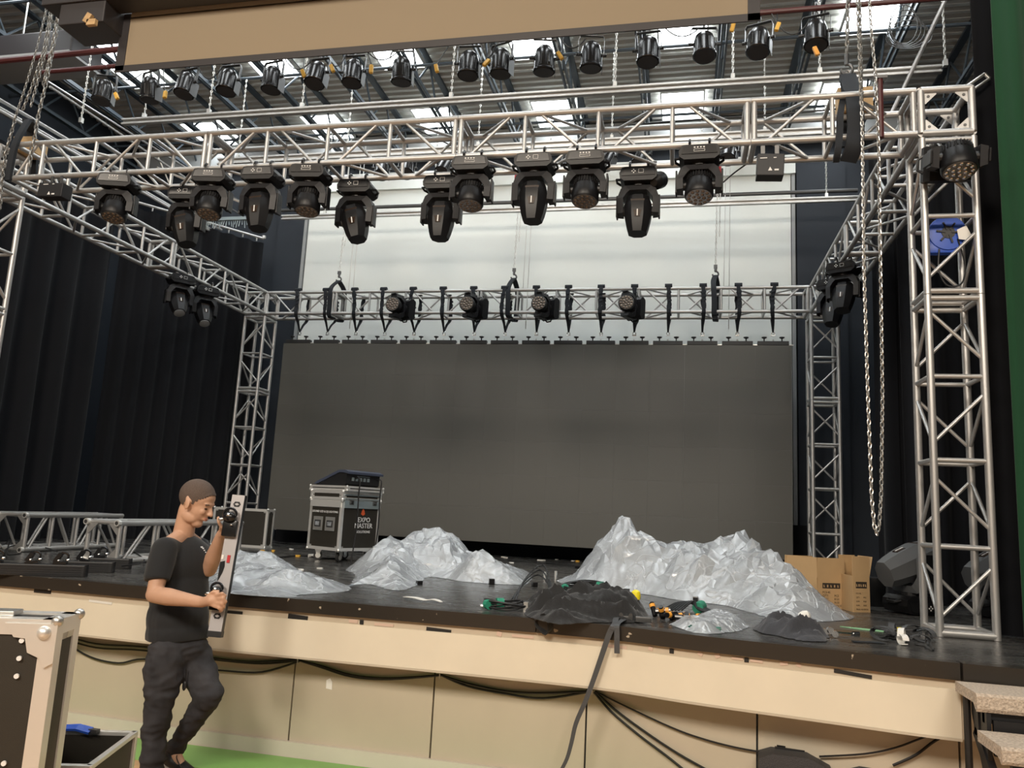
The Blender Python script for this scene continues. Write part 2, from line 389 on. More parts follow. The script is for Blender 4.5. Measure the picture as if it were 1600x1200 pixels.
# stage
deck = MB(); xs = [x for x, _ in LIPS]
vs = [(x, lip_y(x) + .012, ZS) for x in xs] + [(x, 12.0, ZS) for x in xs] + [(x, lip_y(x) + .012, ZS - .02) for x in xs] + [(x, 12.0, ZS - .02) for x in xs]
n = len(xs); fs = []
for i in range(n - 1): fs += [(i, i + 1, n + i + 1, n + i), (2 * n + i, 3 * n + i, 3 * n + i + 1, 2 * n + i + 1), (i, 2 * n + i, 2 * n + i + 1, i + 1), (n + i, n + i + 1, 3 * n + i + 1, 3 * n + i)]
fs += [(0, n, 3 * n, 2 * n), (n - 1, 3 * n - 1, 4 * n - 1, 2 * n - 1)]
deck.add(vs, fs); struct('stage_floor', deck, 'deck', label='scuffed glossy black stage floor')
# black nosing in lengths (butt joints show)
joints = [-10.2, -3.3, -.88, 1.43]
for a, b in zip(joints, joints[1:]):
    struct('stage_nosing', lip_band(-.03, .05, .995, ZS + .001, a + .003, b - .003), 'lip', True)
struct('stage_nosing', lip_band(-.045, .05, .93, ZS + .003, 1.436, 4.6), 'lip', True, label='deeper black nosing block at the right end of the stage')
fas = struct('stage_fascia', lip_band(.0, .05, .70, .996), 'beige_strip', True, label='cream upper front of the stage under the black nosing')
o = lip_band(-.012, .01, .705, .945, -10.2, 1.43).build('fascia_panel', 'cream', fas, True)
o = lip_band(-.016, .05, .692, .706, -10.2, 1.43).build('bottom_edge', 'beige_wall', fas, True)
def tape(px, py, wpx, hpx, m, rot=0):
    p = at_y(px, py, 5.0); y = lip_y(p.x) - .004; p = at_y(px, py, y); q = at_y(px + wpx, py, y)
    w_ = abs(q.x - p.x); k = hpx / wpx * w_
    mb = MB(); mb.box((p.x + w_ / 2, lip_y(p.x + w_ / 2) - .003 if p.z > .947 else lip_y(p.x + w_ / 2) - .014, p.z), (w_, .004, max(k, .012)), (0, rot, math.atan((lip_y(p.x + w_) - lip_y(p.x)) / w_)))
    mb.build('tape_piece', m, fas)
for a in ((53, 922, 27, 6, 'black_tape', 0), (355, 957, 24, 6, 'black_tape', 0), (450, 964, 31, 8, 'black_tape', .05), (562, 972, 6, 6, 'black_tape', 0), (666, 984, 39, 7, 'black_tape', .04), (1046, 1017, 7, 7, 'black_tape', 0), (1163, 1031, 7, 7, 'black_tape', 0), (1303, 1050, 58, 6, 'black_tape', .06),
          (545, 970, 14, 5, 'pink_tape', 0), (585, 975, 30, 4, 'pink_tape', 0), (140, 939, 38, 3, 'paper', .02), (776, 990, 8, 7, 'pink_tape', .3), (800, 993, 34, 4, 'pink_tape', 0), (940, 1008, 40, 5, 'pink_tape', 0), (1013, 1013, 7, 6, 'pink_tape', .2), (1090, 1021, 8, 6, 'pink_tape', .4), (1117, 1024, 8, 7, 'pink_tape', -.4), (1143, 1028, 18, 4, 'pink_tape', 0), (1172, 1032, 20, 4, 'pink_tape', 0), (1219, 1036, 12, 6, 'pink_tape', -.2), (1244, 1039, 8, 5, 'pink_tape', .3), (1363, 1049, 9, 6, 'pink_tape', .2), (1403, 1055, 8, 6, 'pink_tape', -.3)):
    tape(*a)
# recessed lower wall with its panels, baseboard
sw = struct('wall_stage_front', lip_band(.26, .30, 0, .75), 'joist', True, label='dark backing behind the panels of the lower stage front')
seams = [at_y(a, b, 5.30).x for a, b in ((456, 1100), (676, 1120), (916, 1140))]
pitch = (seams[2] - seams[0]) / 2
edges = sorted([seams[0] - pitch * k for k in range(0, 6)] + seams[1:] + [seams[2] + pitch * k for k in range(1, 5)])
edges = [e for e in edges if -10 < e < 4.4]
for a, b in zip(edges, edges[1:]):
    lip_band(.225, .262, .0, .70, a + .006, b - .006).build('panel', 'beige_wall', sw, True)
struct('baseboard_stage', lip_band(.195, .224, .0, .10), 'baseboard', True)
mb = MB()
for px, py in ((514, 1068),):
    p = at_y(px, py, 5.29); mb.prism([(p.x - .02, p.z - .035), (p.x + .025, p.z - .04), (p.x + .022, p.z + .01), (p.x + .005, p.z + .035), (p.x - .022, p.z + .02)], lip_y(p.x) + .221, lip_y(p.x) + .226)
mb.build('paper_scrap', 'paper', sw)

# walls
HX0, HX1 = -10.0, 4.5
wb = MB(); wb.box(((HX0 + HX1) / 2, 12.05, 4.1), (HX1 - HX0 + .4, .2, 8.4)); bw = struct('wall_back', wb, 'wall_navy', label='dark navy back wall of the stage')
wb = MB(); wb.box((-2.42, 11.93, 4.2), (7.97, .06, 5.7)); wb.build('white_panel', 'cyc', bw)
wb = MB(); wb.box((-2.42, 11.90, 7.20), (8.1, .12, .30)); wb.build('pelmet', 'cyc', bw)
wb = MB(); wb.box((-3.0, 11.86, 7.78), (13.8, .18, .42)); wb.build('upper_beam', 'grey_paint', bw)
for x in (-6.45, 1.60):
    wb = MB(); wb.box((x, 11.92, 4.2), (.05, .09, 5.9)); wb.build('edge_trim', 'grey_paint', bw)
wb = MB(); wb.box((-6.73, 11.92, 4.1), (.5, .06, 6.2)); wb.build('navy_panel', 'wall_navy', bw)
wb = MB(); wb.box((2.0, 11.92, 4.1), (.7, .06, 6.2)); wb.build('navy_panel', 'wall_navy', bw)
wb = MB(); wb.box((HX0 - .1, 4, 4.1), (.2, 16, 8.4)); struct('wall_left', wb, 'wall_navy')
wb = MB(); wb.box((HX1 + .1, 4, 4.1), (.2, 16, 8.4)); struct('wall_right', wb, 'wall_navy')
# roof: corrugated steel deck, joists, light wells
rf = MB(); P = .15; y = -4.0; prof = []
while y < 12.0:
    prof += [(y, 8.10), (y + .055, 8.10), (y + .075, 8.05), (y + .13, 8.05)]; y += P
prof.append((y, 8.10))
vs = [(HX0, a, b) for a, b in prof] + [(HX1, a, b) for a, b in prof]; k = len(prof)
rf.add(vs, [(i, i + 1, k + i + 1, k + i) for i in range(k - 1)])
rf.box((-2.75, 4, 8.25), (14.5, 16, .2)); struct('ceiling', rf, 'steel_deck', label='corrugated steel roof deck')
tops = MB(); tops.box((0, 0, 0), (.09, 12, .04)); tops = tops.mesh('top_chord', 'joist')
bots = MB(); bots.box((-.03, 0, 0), (.025, 12, .05)); bots.box((.03, 0, 0), (.025, 12, .05)); bots = bots.mesh('bottom_chord', 'joist')
web = MB(); 
for i in range(14):
    y0 = -6 + i * .857; web.cyl((0, y0, 0), (0, y0 + .43, .50), .016, n=6); web.cyl((0, y0 + .43, .50), (0, y0 + .857, 0), .016, n=6)
web = web.mesh('web', 'joist')
for i in range(14):
    x = 3.46 - 1.012 * i
    j = empty('roof_joist', (x, 5.95, 7.5), kind='structure'); j['label'] = 'dark blue steel bar joist under the roof deck'
    for me, dz in ((tops, .53), (bots, 0), (web, .02)):
        o = bpy.data.objects.new(me.name, me); COL.objects.link(o); o.parent = j; o.location = (0, 0, dz)
for yy in (7.1, 9.05, 10.75):
    mb = MB(); mb.cyl((HX0, yy, 7.53), (HX1, yy, 7.53), .02, n=6); struct('trim_2', mb, 'joist')
dm = MB(); dm.box((0, 0, 0), (.60, 1, .01)); dm = dm.mesh('diffuser', 'diffuser')
rows = [(11.28, .80), (9.02, 1.45), (6.8, 1.45), (4.6, 1.45)]
rownames = ['the row nearest the back wall', 'the second row from the back wall', 'the third row from the back wall', 'the row over the stage edge']
for ri, (yy, ln) in enumerate(rows):
    for xi, x in enumerate([-8.12, -5.9, -3.98, -2.04, -.07, 2.2]):
        t = empty('ceiling_light', (x, yy, 7.86), label='ceiling light, %s in %s' % (ordn(xi, 6), rownames[ri]), cat='light', group='ceiling light wells')
        o = bpy.data.objects.new('diffuser', dm); COL.objects.link(o); o.parent = t; o.location = (0, 0, .10); o.scale = (1, ln, 1)
        fr = MB()
        for sx in (-1, 1): fr.box((sx * .315, 0, .11), (.02, ln + .04, .06))
        for sy in (-1, 1): fr.box((0, sy * (ln / 2 + .012), .11), (.62, .02, .06))
        fr.build('frame', 'white_frame', t)

# ================================================================ RIG
TUBE = MB(); TUBE.cyl((0, 0, 0), (0, 0, 1), 1, n=12); TUBE_ME = {m: TUBE.mesh('tube', m, True) for m in ('alu', 'zinc')}
def rod(name, a, b, r, parent, m='alu'):
    a = Vector(a); b = Vector(b); o = bpy.data.objects.new(name, TUBE_ME[m]); COL.objects.link(o); o.parent = parent
    o.location = a - parent.location; o.rotation_mode = 'QUATERNION'; o.rotation_quaternion = (b - a).to_track_quat('Z', 'Y'); o.scale = (r, r, (b - a).length)
    return o
RC, RP, RB = .0255, .017, .0125
def box_truss(root, O, U, V, W, L, w, nodes, joints, flip=0, endposts=True):
    """four chords along U from O, cross section w x w spanned by V, W; nodes/joints are distances along U"""
    O = Vector(O); U = Vector(U).normalized(); V = Vector(V).normalized(); W = Vector(W).normalized()
    c = [O, O + V * w, O + V * w + W * w, O + W * w]
    cuts = [0] + sorted(joints) + [L]
    for p in c:
        for a, b in zip(cuts, cuts[1:]): rod('chord', p + U * (a + .002), p + U * (b - .002), RC, root)
    allp = []
    for s in nodes: allp.append((s, RP))
    for s in joints: allp += [(s - .026, .021), (s + .026, .021)]
    if endposts: allp += [(.02, .021), (L - .02, .021)]
    for s, r in allp:
        for i in range(4): rod('post', c[i] + U * s, c[(i + 1) % 4] + U * s, r, root)
    marks = sorted(set([0] + list(nodes) + list(joints) + [L]))
    for bi, (a, b) in enumerate(zip(marks, marks[1:])):
        if b - a < .2: continue
        for i in range(4):
            p, q = c[i], c[(i + 1) % 4]
            if (bi + i + flip) % 2: p, q = q, p
            d = b - a
            rod('brace', p + U * (a + d * .20), q + U * (b - d * .20), RB, root)
XL, XR, YF, YB, ZT, TW = -6.672, 1.652, 5.724, 10.68, 4.9, .333
tf = empty('front_truss', (-6.18, YF, 4.567), label='long square aluminium truss spanning the front of the stage above the moving lights', cat='truss')
def seg(px): return [v + 6.18 for v in px]
box_truss(tf, (-6.18, YF, 4.567), (1, 0, 0), (0, 1, 0), (0, 0, 1), 7.80, TW, seg([-5.84, -5.27, -4.71, -3.55, -2.98, -2.42, -1.27, -.68, -.11, 1.05]), seg([-4.125, -1.83, .47]))
tb = empty('back_truss', (-6.339, YB, 4.567), label='square aluminium truss across the back carrying the video wall', cat='truss')
Lb = XR - .02 + 6.339; nb = 14; box_truss(tb, (-6.339, YB, 4.567), (1, 0, 0), (0, 1, 0), (0, 0, 1), Lb, TW, [Lb * k / nb for k in range(1, nb) if k not in (2, 6, 10)], [Lb * k / nb for k in (2, 6, 10)], 1)
tl = empty('side_truss', (XL, YF + TW, 4.567), label='square aluminium truss running back along the left curtains', cat='truss')
Ls = YB - YF - TW; ns = 8; box_truss(tl, (XL, YF + TW, 4.567), (0, 1, 0), (1, 0, 0), (0, 0, 1), Ls, TW, [Ls * k / ns for k in range(1, ns) if k not in (4,)], [Ls * .5])
tr = empty('side_truss', (XR, YF + TW, 4.567), label='square aluminium truss running back above the right side of the stage', cat='truss')
box_truss(tr, (XR, YF + TW, 4.567), (0, 1, 0), (1, 0, 0), (0, 0, 1), Ls, TW, [Ls * k / ns for k in range(1, ns) if k not in (4,)], [Ls * .5], 1)
def tower(x, y, label, flip):
    t = empty('truss_tower', (x, y, ZS), label=label, cat='tower'); H = 4.53 - ZS
    box_truss(t, (x, y, ZS), (0, 0, 1), (1, 0, 0), (0, 1, 0), H, TW, [.575, 1.145, 1.715, 2.86], [2.29], flip)
    for a, b in (((0, 0), (TW, 0)), ((TW, 0), (TW, TW)), ((TW, TW), (0, TW)), ((0, TW), (0, 0))):
        rod('base_rail', (x + a[0], y + a[1], ZS + .026), (x + b[0], y + b[1], ZS + .026), .025, t)
    return t
tower(XR, YF, 'square aluminium truss tower standing at the front right beside the green curtain', 0)
tower(XR, YB, 'square aluminium truss tower standing at the back right behind the cardboard boxes', 0)
tower(XL, YB, 'square aluminium truss tower standing at the back left behind the black road case', 1)
tower(XL, YF, 'square aluminium truss tower at the left edge of the photo, its leg just in view', 0)
def gusset(mb, c, u, v, nrm, s=.085, t=.006):
    c = Vector(c); u = Vector(u); v = Vector(v); nrm = Vector(nrm)
    pts = [c, c + u * s, c + u * s + v * .012, c + v * s + u * .012, c + v * s]
    mb.add([p - nrm * t / 2 for p in pts] + [p + nrm * t / 2 for p in pts], [(0, 1, 2, 3, 4), (9, 8, 7, 6, 5)] + [(i, (i + 1) % 5, 5 + (i + 1) % 5, 5 + i) for i in range(5)])
def corner(x, y, label):
    t = empty('corner_block', (x, y, 4.567), label=label, cat='truss corner'); z0, z1 = 4.567, 4.9
    P8 = [Vector((x + i * TW, y + j * TW, z0 + k * TW)) for i in (0, 1) for j in (0, 1) for k in (0, 1)]
    for a in range(8):
        for b in range(a + 1, 8):
            if abs((P8[a] - P8[b]).length - TW) < .01:
                vert = abs(P8[a].z - P8[b].z) > .1
                rod('post' if vert else 'chord', P8[a], P8[b], .0265, t)
    ax = [Vector((1, 0, 0)), Vector((0, 1, 0)), Vector((0, 0, 1))]
    for p in P8:
        cc = Vector((x + TW / 2, y + TW / 2, 4.567 + TW / 2))
        s = [1 if cc[i] > p[i] else -1 for i in range(3)]
        for (i, j, k) in ((0, 2, 1), (1, 2, 0)):
            mb = MB(); u = ax[i] * s[i]; v = ax[j] * s[j]
            gusset(mb, p + u * .02 + v * .02, u, v, ax[k]); o = mb.build('gusset_plate', 'alu', t, world=True)
            mb = MB(); cc2 = p + u * .05 + v * .05; mb.cyl(cc2 - ax[k] * .006, cc2 + ax[k] * .006, .011, n=10); mb.v = [v - t.location for v in mb.v]; mb.build('bolt_hole', 'steel_dark', o)
    return t
corner(XR, YF, 'aluminium corner block with gusset plates on top of the front right tower')
corner(XR, YB, 'aluminium corner block joining the back truss and the right side truss')
corner(XL, YB, 'aluminium corner block joining the back truss and the left side truss')
corner(XL, YF, 'aluminium corner block where the left side truss meets the front, at the left edge')
# ================================================================ VIDEO WALL
LX0, LX1, LZ0, LZ1 = -6.05, 1.42, 1.30, 4.13
lw = empty('video_wall', (-2.315, 10.85, LZ0), label='large dark grey LED video wall hanging under the back truss', cat='video wall')
pw = (LX1 - LX0) / 16; ph = (LZ1 - LZ0) / 6
pm = MB(); pm.box((0, 0, 0), (pw - .0006, .07, ph - .0006)); pm = pm.mesh('panel', 'led_face')
for i in range(16):
    for j in range(6):
        o = bpy.data.objects.new('panel', pm); COL.objects.link(o); o.parent = lw
        o.location = (LX0 + pw * (i + .5) + 2.315, rnd.uniform(-.0004, .0004), ph * (j + .5))
def hang_bar(label):
    t = empty('hanging_bar', label=label, cat='bar', group='hanging bars along the top of the video wall')
    mb = MB(); mb.box((0, 0, .03), (.405, .07, .055), bev=.004); mb.build('bar', 'black', t)
    mb = MB(); mb.box((.235, 0, .008), (.055, .03, .014)); mb.build('link_plate', 'zinc', t)
    for s in (-.115, .115):
        mb = MB(); mb.cyl((s, 0, .055), (s, 0, .10), .009); mb.lathe([(.012, .095), (.034, .108), (.036, .118), (.02, .122)], 14, Matrix.Translation((s, 0, 0))); mb.build('knob', 'black', t, True)
    mb = MB(); mb.cyl((0, 0, .05), (0, 0, .085), .012); mb.build('eye_bolt', 'zinc', t)
    return t
def strap(label, seed):
    r = random.Random(seed); t = empty('lifting_strap', label=label, cat='strap', group='black straps holding the video wall')
    wv = (1, r.uniform(-.2, .2), 0); zt = 4.9 + .03 - 4.19
    for nm, yy, sgn in (('front_leg', -.17, -1), ('rear_leg', .163, 1)):
        mb = MB(); jx = r.uniform(-.03, .03)
        path = smoothpath([(jx * .2, yy * .6, zt - .01), (0, yy + sgn * .005, zt + .005), (0, yy + sgn * .034, zt - .03), (jx, yy + sgn * .036, zt - .2), (jx, yy + sgn * .038, zt - .38), (jx * .3, yy * .55, .25), (0, 0, .125)], 4)
        mb.strip(path, wv, [.055 + .012 * math.sin(k * 1.9 + seed) if k < 16 else .055 - .0042 * (k - 16) for k in range(len(path))], .006)
        for k in range(5): mb.strip([(jx, yy + sgn * .043, zt - .08 - k * .055), (jx + .01, yy + sgn * .046, zt - .11 - k * .055)], (1, 0, .4), .05, .008)
        mb.build(nm, 'webbing', t)
    mb = MB(); mb.cyl((-.05, -.17, zt + .005), (.05, -.17, zt + .005), .034, n=10); mb.build('sleeve', 'webbing', t, True)
    mb = MB(); mb.tube([(math.cos(a) * .02, 0, .105 + math.sin(a) * .028) for a in [2 * PI * k / 12 for k in range(12)]], .007, 6, True); mb.cyl((-.028, 0, .082), (.028, 0, .082), .008)
    mb.build('shackle', 'chrome', t, True)
    return t
for i in range(16):
    x = LX0 + pw * (i + .5)
    b = hang_bar('short black hanging bar on top of the video wall, %s of sixteen' % ordn(i, 16)) if i == 0 else dup(bar0)
    if i == 0: bar0 = b
    b['label'] = 'black hanging bar with knobs on the video wall, %s of sixteen' % ordn(i, 16)
    if i == 15: pass
    b.location = (x, 10.85, LZ1 + .001)
    s = strap('black strap from back truss down to the video wall, %s of sixteen' % ordn(i, 16), i); s.location = (x, 10.85, 4.19)
mb = MB(); mb.prism([(-6.3, 11.62), (-6.3, 11.60), (1.75, 11.60), (1.75, 11.62)], ZS + .001, 1.75, 'z'); bc = mb.build('floor_drape', 'curtain_black'); tag(bc, 'black cloth strip hanging along the floor behind the video wall', 'drape')

# ================================================================ CHAINS AND SLINGS
def chain(mb, path, L=.045, W=.03, r=.0045, n=8):
    path = [Vector(p) for p in path]; seg = [0]
    for a, b in zip(path, path[1:]): seg.append(seg[-1] + (b - a).length)
    tot = seg[-1]; step = L * .74; k = int(tot / step)
    for i in range(k):
        s = (i + .5) * step; j = 0
        while j < len(seg) - 2 and seg[j + 1] < s: j += 1
        p = path[j].lerp(path[j + 1], (s - seg[j]) / max(seg[j + 1] - seg[j], 1e-6)); d = (path[j + 1] - path[j]).normalized()
        u = Vector((1, .35, 0)) if i % 2 else Vector((-.35, 1, 0)); u = (u - d * u.dot(d)).normalized()
        loop = []
        for q in range(n):
            t = 2 * PI * (q + .5) / n; loop.append(p + d * (math.sin(t) * (L / 2 - r)) + u * (math.cos(t) * (W / 2 - r) * .95))
        mb.tube(loop, r, 5, True)
    return mb
def chain_obj(label, path, parts=None, **k):
    mb = MB(); chain(mb, path, **k); o = mb.build('chain', 'zinc'); tag(o, label, 'chain'); return o
# picks of the back truss
for i, (px, py) in enumerate(((530, 430), (803, 430), (1118, 420))):
    p = at_y(px, py, 10.85); X = p.x; nm = ('left', 'middle', 'right')[i]
    top = 7.45
    hk = empty('chain_hoist', (X, 10.85, 5.15), label='%s chain with hook holding up the back truss before the white wall' % nm, cat='hoist', group='chains holding the back truss')
    mb = MB(); chain(mb, [(0, 0, .12), (.02, 0, 1.42)], .06, .036, .0055); chain(mb, [(.05, 0, .55), (.06, 0, 1.42)], .05, .03, .0045); mb.build('chain', 'zinc', hk)
    mb = MB(); mb.tube([(math.sin(a) * .04, 0, .0 + math.cos(a) * .04) for a in [-.3 + 5.0 * k / 12 for k in range(13)]], .012, 8); mb.cyl((0, 0, .04), (0, 0, .12), .018); mb.box((0, 0, .11), (.05, .03, .05)); mb.build('hook', 'steel_dark', hk, True)
    mb = MB(); mb.lathe([(.05, 1.42), (.07, 1.45), (.07, 1.62), (.05, 1.66)], 12); mb.box((0, .0, 1.40), (.08, .05, .06)); mb.build('hoist_body', 'red', hk, True)
    mb = MB(); mb.cyl((0, 0, 1.66), (0, 0, 2.32), .012); mb.build('hanger', 'zinc', hk)
    sl = empty('round_sling', (X, 10.85, 4.9), label='black round sling under the %s chain hook on the back truss' % nm, cat='sling', group='slings under the back chain hooks')
    for s in (-1, 1):
        mb = MB(); path = smoothpath([(0, 0, .23), (s * .03 * (1 if i else 1.6), s * .10, .12), (s * .03, s * .195, .0), (s * .02, s * .2, -.2), (s * .02, s * .18, -.37), (0, s * .05, -.385)], 4)
        mb.strip(path, (1, .2 * s, 0), .07, .02); mb.build('sling_leg', 'webbing', sl, True)
    mb = MB(); mb.cyl((.12 + X, 10.98, 5.0), (.14 + X, 10.98, 7.5), .006, n=6); mb.cyl((.19 + X, 10.98, 4.4), (.2 + X, 10.98, 7.5), .006, n=6)
    o = mb.build('steel_cable', 'zinc'); tag(o, 'thin steel cables dropping beside the %s back chain' % nm, 'cable')
# front right hoist: hook chain, lift chain pair and the long hand chain loop
Y_ = 5.60
mb = MB(); q0 = at_y(1326, -60, 5.9); q1 = at_y(1323, 98, 5.9); chain(mb, [q0, q1], .07, .042, .0075)
hr = mb.build('chain', 'chain_dark'); tag(hr, 'heavy lifting chain ending in the hook above the front right truss', 'chain')
mb = MB(); a = at_y(1338, -60, Y_); b = at_y(1346, 170, Y_); chain(mb, [a, b], .06, .036, .006); chain(mb, [a + Vector((.022, .03, 0)), b + Vector((.01, .03, 0))], .06, .036, .006)
o = mb.build('chain', 'chain_dark'); tag(o, 'doubled grey chain beside the hook at the front right', 'chain')
mb = MB(); pts = [at_y(x, y, Y_) for x, y in ((1346, 150), (1348, 250), (1350, 420), (1356, 620), (1362, 780), (1366, 822), (1370, 834), (1374, 820), (1377, 770), (1379, 620), (1376, 420), (1373, 230), (1368, 120), (1360, 30), (1356, -60))]
chain(mb, pts, .052, .032, .005); o = mb.build('hand_chain', 'zinc'); tag(o, 'long pale hand chain loop hanging down to head height at the right', 'chain')
o['label'] = 'long pale chain loop hanging almost to the stage at the right'
hk = empty('lifting_hook', q1, label='dark lifting hook holding the black slings of the front right truss', cat='hook')
mb = MB(); mb.tube([(math.sin(a) * .04, 0, -.06 + math.cos(a) * .045) for a in [-.3 + 5.2 * k / 12 for k in range(13)]], .013, 8); mb.cyl((0, 0, -.02), (0, 0, .07), .017); mb.build('hook_body', 'steel_dark', hk, True)
mb = MB(); mb.tube([(math.cos(a) * .025, .01, -.09 + math.sin(a) * .03) for a in [2 * PI * k / 10 for k in range(10)]], .01, 6, True); mb.build('shackle', 'chrome', hk, True)
sl = empty('round_sling', q1, label='wide black slings wrapped around the front truss at the right', cat='sling')
def worldstrip(parent, name, pts, wv, w_, t, m='webbing'):
    mb = MB(); mb.strip(smoothpath([Vector(p) - parent.location for p in pts], 4), wv, w_, t); return mb.build(name, m, parent, True)
A = lambda x, y, Y: at_y(x, y, Y)
worldstrip(sl, 'sling_leg', [A(1323, 118, 5.88), A(1318, 150, 5.80), A(1313, 178, 5.69), A(1312, 205, 5.68), A(1309, 236, 5.68), A(1306, 252, 5.75)], (1, 0, 0), .045, .03)
worldstrip(sl, 'sling_leg', [A(1324, 118, 5.88), A(1331, 140, 5.78), A(1336, 170, 5.67), A(1337, 205, 5.665), A(1334, 230, 5.67), A(1325, 252, 5.75)], (1, 0, 0), .115, .03)
worldstrip(sl, 'sling_leg', [A(1322, 122, 5.90), A(1326, 150, 6.04), A(1322, 190, 6.10), A(1320, 230, 6.10)], (1, 0, 0), .10, .03)
# front left hoist
q = at_y(88, 2, 5.9)
hl = empty('chain_hoist', q, label='red chain hoist high at the top left with its grey chains', cat='hoist')
mb = MB(); mb.lathe([(.05, -.04), (.085, 0), (.09, .12), (.06, .2)], 14); mb.build('hoist_body', 'red', hl, True)
mb = MB(); mb.cyl((0, 0, .18), (0, 0, 7.5 - q.z), .014); mb.build('hanger', 'chain_dark', hl)
for pts, L in (([(74, 8), (58, 75), (40, 135), (25, 180)], .045), ([(80, 12), (68, 80), (50, 135), (33, 178)], .055), ([(83, 12), (72, 80), (58, 130), (47, 170)], .055), ([(95, 12), (84, 70), (72, 130), (60, 180), (54, 215), (48, 240), (46, 268)], .07), ([(92, 12), (80, 80), (66, 140)], .06), ([(25, 180), (20, 200), (8, 240), (2, 300), (0, 330)], .06)):
    mb = MB(); chain(mb, [at_y(a, b, 5.66) - q for a, b in pts], L, L * .62, L * .11); mb.build('chain', 'chain_dark', hl)
sl = empty('round_sling', at_y(42, 195, 5.8), label='black sling around the left end of the front truss', cat='sling')
worldstrip(sl, 'sling_leg', [A(44, 188, 5.8), A(34, 205, 5.72), A(24, 225, 5.68), A(18, 250, 5.68), A(12, 282, 5.69)], (1, 0, 0), .06, .03)
worldstrip(sl, 'sling_leg', [A(44, 188, 5.8), A(50, 205, 6.05), A(52, 240, 6.1), A(50, 285, 6.1)], (1, 0, 0), .10, .03)
# wooden spacers and the red clamp on the truss
def block(name, loc, size, m, label, cat, rot=0):
    mb = MB(); mb.box((0, 0, size[2] / 2), size, bev=.006); o = mb.build(name, m); o.location = loc; o.rotation_euler.z = rot; return tag(o, label, cat)
block('wood_block', (1.27, 6.06, 4.926), (.26, .10, .20), 'wood_block', 'pale wooden block standing on the front truss at the right', 'block', .05)
block('wood_block', (-6.26, 5.98, 4.928), (.20, .22, .14), 'wood_block', 'pale wooden block on the truss at the far left edge', 'block', .1)
mb = MB(); p0 = at_y(1375, 124, 5.62); p1 = at_y(1377, 215, 5.62); mb.tube([p0, p0.lerp(p1, .5) + Vector((0, 0, 0)), p1], .02, 8); ol = empty('ratchet_pole', p0, label='dark red pole clamped upright on the front truss at the right', cat='clamp')
mb.build('pole', 'red_dark', ol, True, world=True); mb = MB(); mb.box(p0 + Vector((0, 0, .01)), (.09, .05, .022)); mb.build('head', 'steel_dark', ol, world=True)

# ================================================================ MOVING LIGHTS
def mover_common(t, arm):
    for s in (-.065, .065):
        mb = MB(); mb.tube([(s, math.cos(a) * .033, math.sin(a) * .033) for a in [PI * -.1 + PI * 1.2 * k / 10 for k in range(11)]], .009, 6); mb.box((s, 0, -.038), (.028, .05, .022)); mb.cyl((s, .03, -.01), (s, .055, -.025), .008)
        mb.build('clamp', 'black_gloss', t, True)
    mb = MB(); poly = [(-.13, -.125), (-.135, -.09), (-.115, -.05), (-.09, -.045), (.09, -.045), (.115, -.05), (.135, -.09), (.13, -.125), (.10, -.148), (-.10, -.148)]
    mb.prism(poly, -.10, .10); base = mb.build('base', 'plastic_dark', t)
    mb = MB(); mb.prism([(-.118, -.112), (-.105, -.062), (-.08, -.056), (.08, -.056), (.105, -.062), (.118, -.112)], -.106, -.099); mb.build('front_cover', 'black_gloss', base)
    for s in (-1, 1):
        mb = MB(); mb.tube([(s * .13, -.05, -.12), (s * .158, -.03, -.11), (s * .158, .03, -.11), (s * .13, .05, -.12)], .009, 6); mb.build('handle', 'black_gloss', base, True)
    mb = MB(); mb.cyl((0, 0, -.146), (0, 0, -.166), .06, n=16); mb.build('turntable', 'black', t)
    a = arm; mb = MB()
    outer = [(-.145, -a), (-.150, -.26), (-.125, -.19), (-.095, -.165), (.095, -.165), (.125, -.19), (.150, -.26), (.145, -a), (.118, -a - .012)]
    inner = [(.100, -a), (.104, -.255), (.068, -.205), (-.068, -.205), (-.104, -.255), (-.100, -a)]
    outl = [(-.145, -a), (-.150, -.26), (-.125, -.19), (-.095, -.165), (.095, -.165), (.125, -.19), (.150, -.26), (.145, -a)]
    poly = outl + [(.130, -a - .02), (.108, -a - .012)] + inner[1:-1] + [(-.108, -a - .012), (-.130, -a - .02)]
    # split into quads so the concave U stays clean
    O_ = [(-.145, -a), (-.150, -.26), (-.125, -.19), (-.095, -.165), (.095, -.165), (.125, -.19), (.150, -.26), (.145, -a)]
    I_ = [(-.104, -a), (-.106, -.262), (-.080, -.225), (-.060, -.205), (.060, -.205), (.080, -.225), (.106, -.262), (.104, -a)]
    vs = []; D = .062
    for (x, z), (u, v) in zip(O_, I_): vs += [(x, -D + .012, z), (u, -D, v), (u, D, v), (x, D - .012, z)]
    fs = []
    for i in range(7):
        for j in range(4): fs.append((i * 4 + j, i * 4 + (j + 1) % 4, i * 4 + 4 + (j + 1) % 4, i * 4 + 4 + j))
    fs += [(3, 2, 1, 0), (28, 29, 30, 31)]
    mb.add(vs, fs)
    yk = mb.build('yoke', 'plastic_grey', t)
    for s in (-1, 1):
        mb = MB(); mb.box((s * .150, 0, -a + .06), (.012, .075, .16), bev=.004); mb.build('side_cover', 'plastic_dark', yk)
    return base, yk
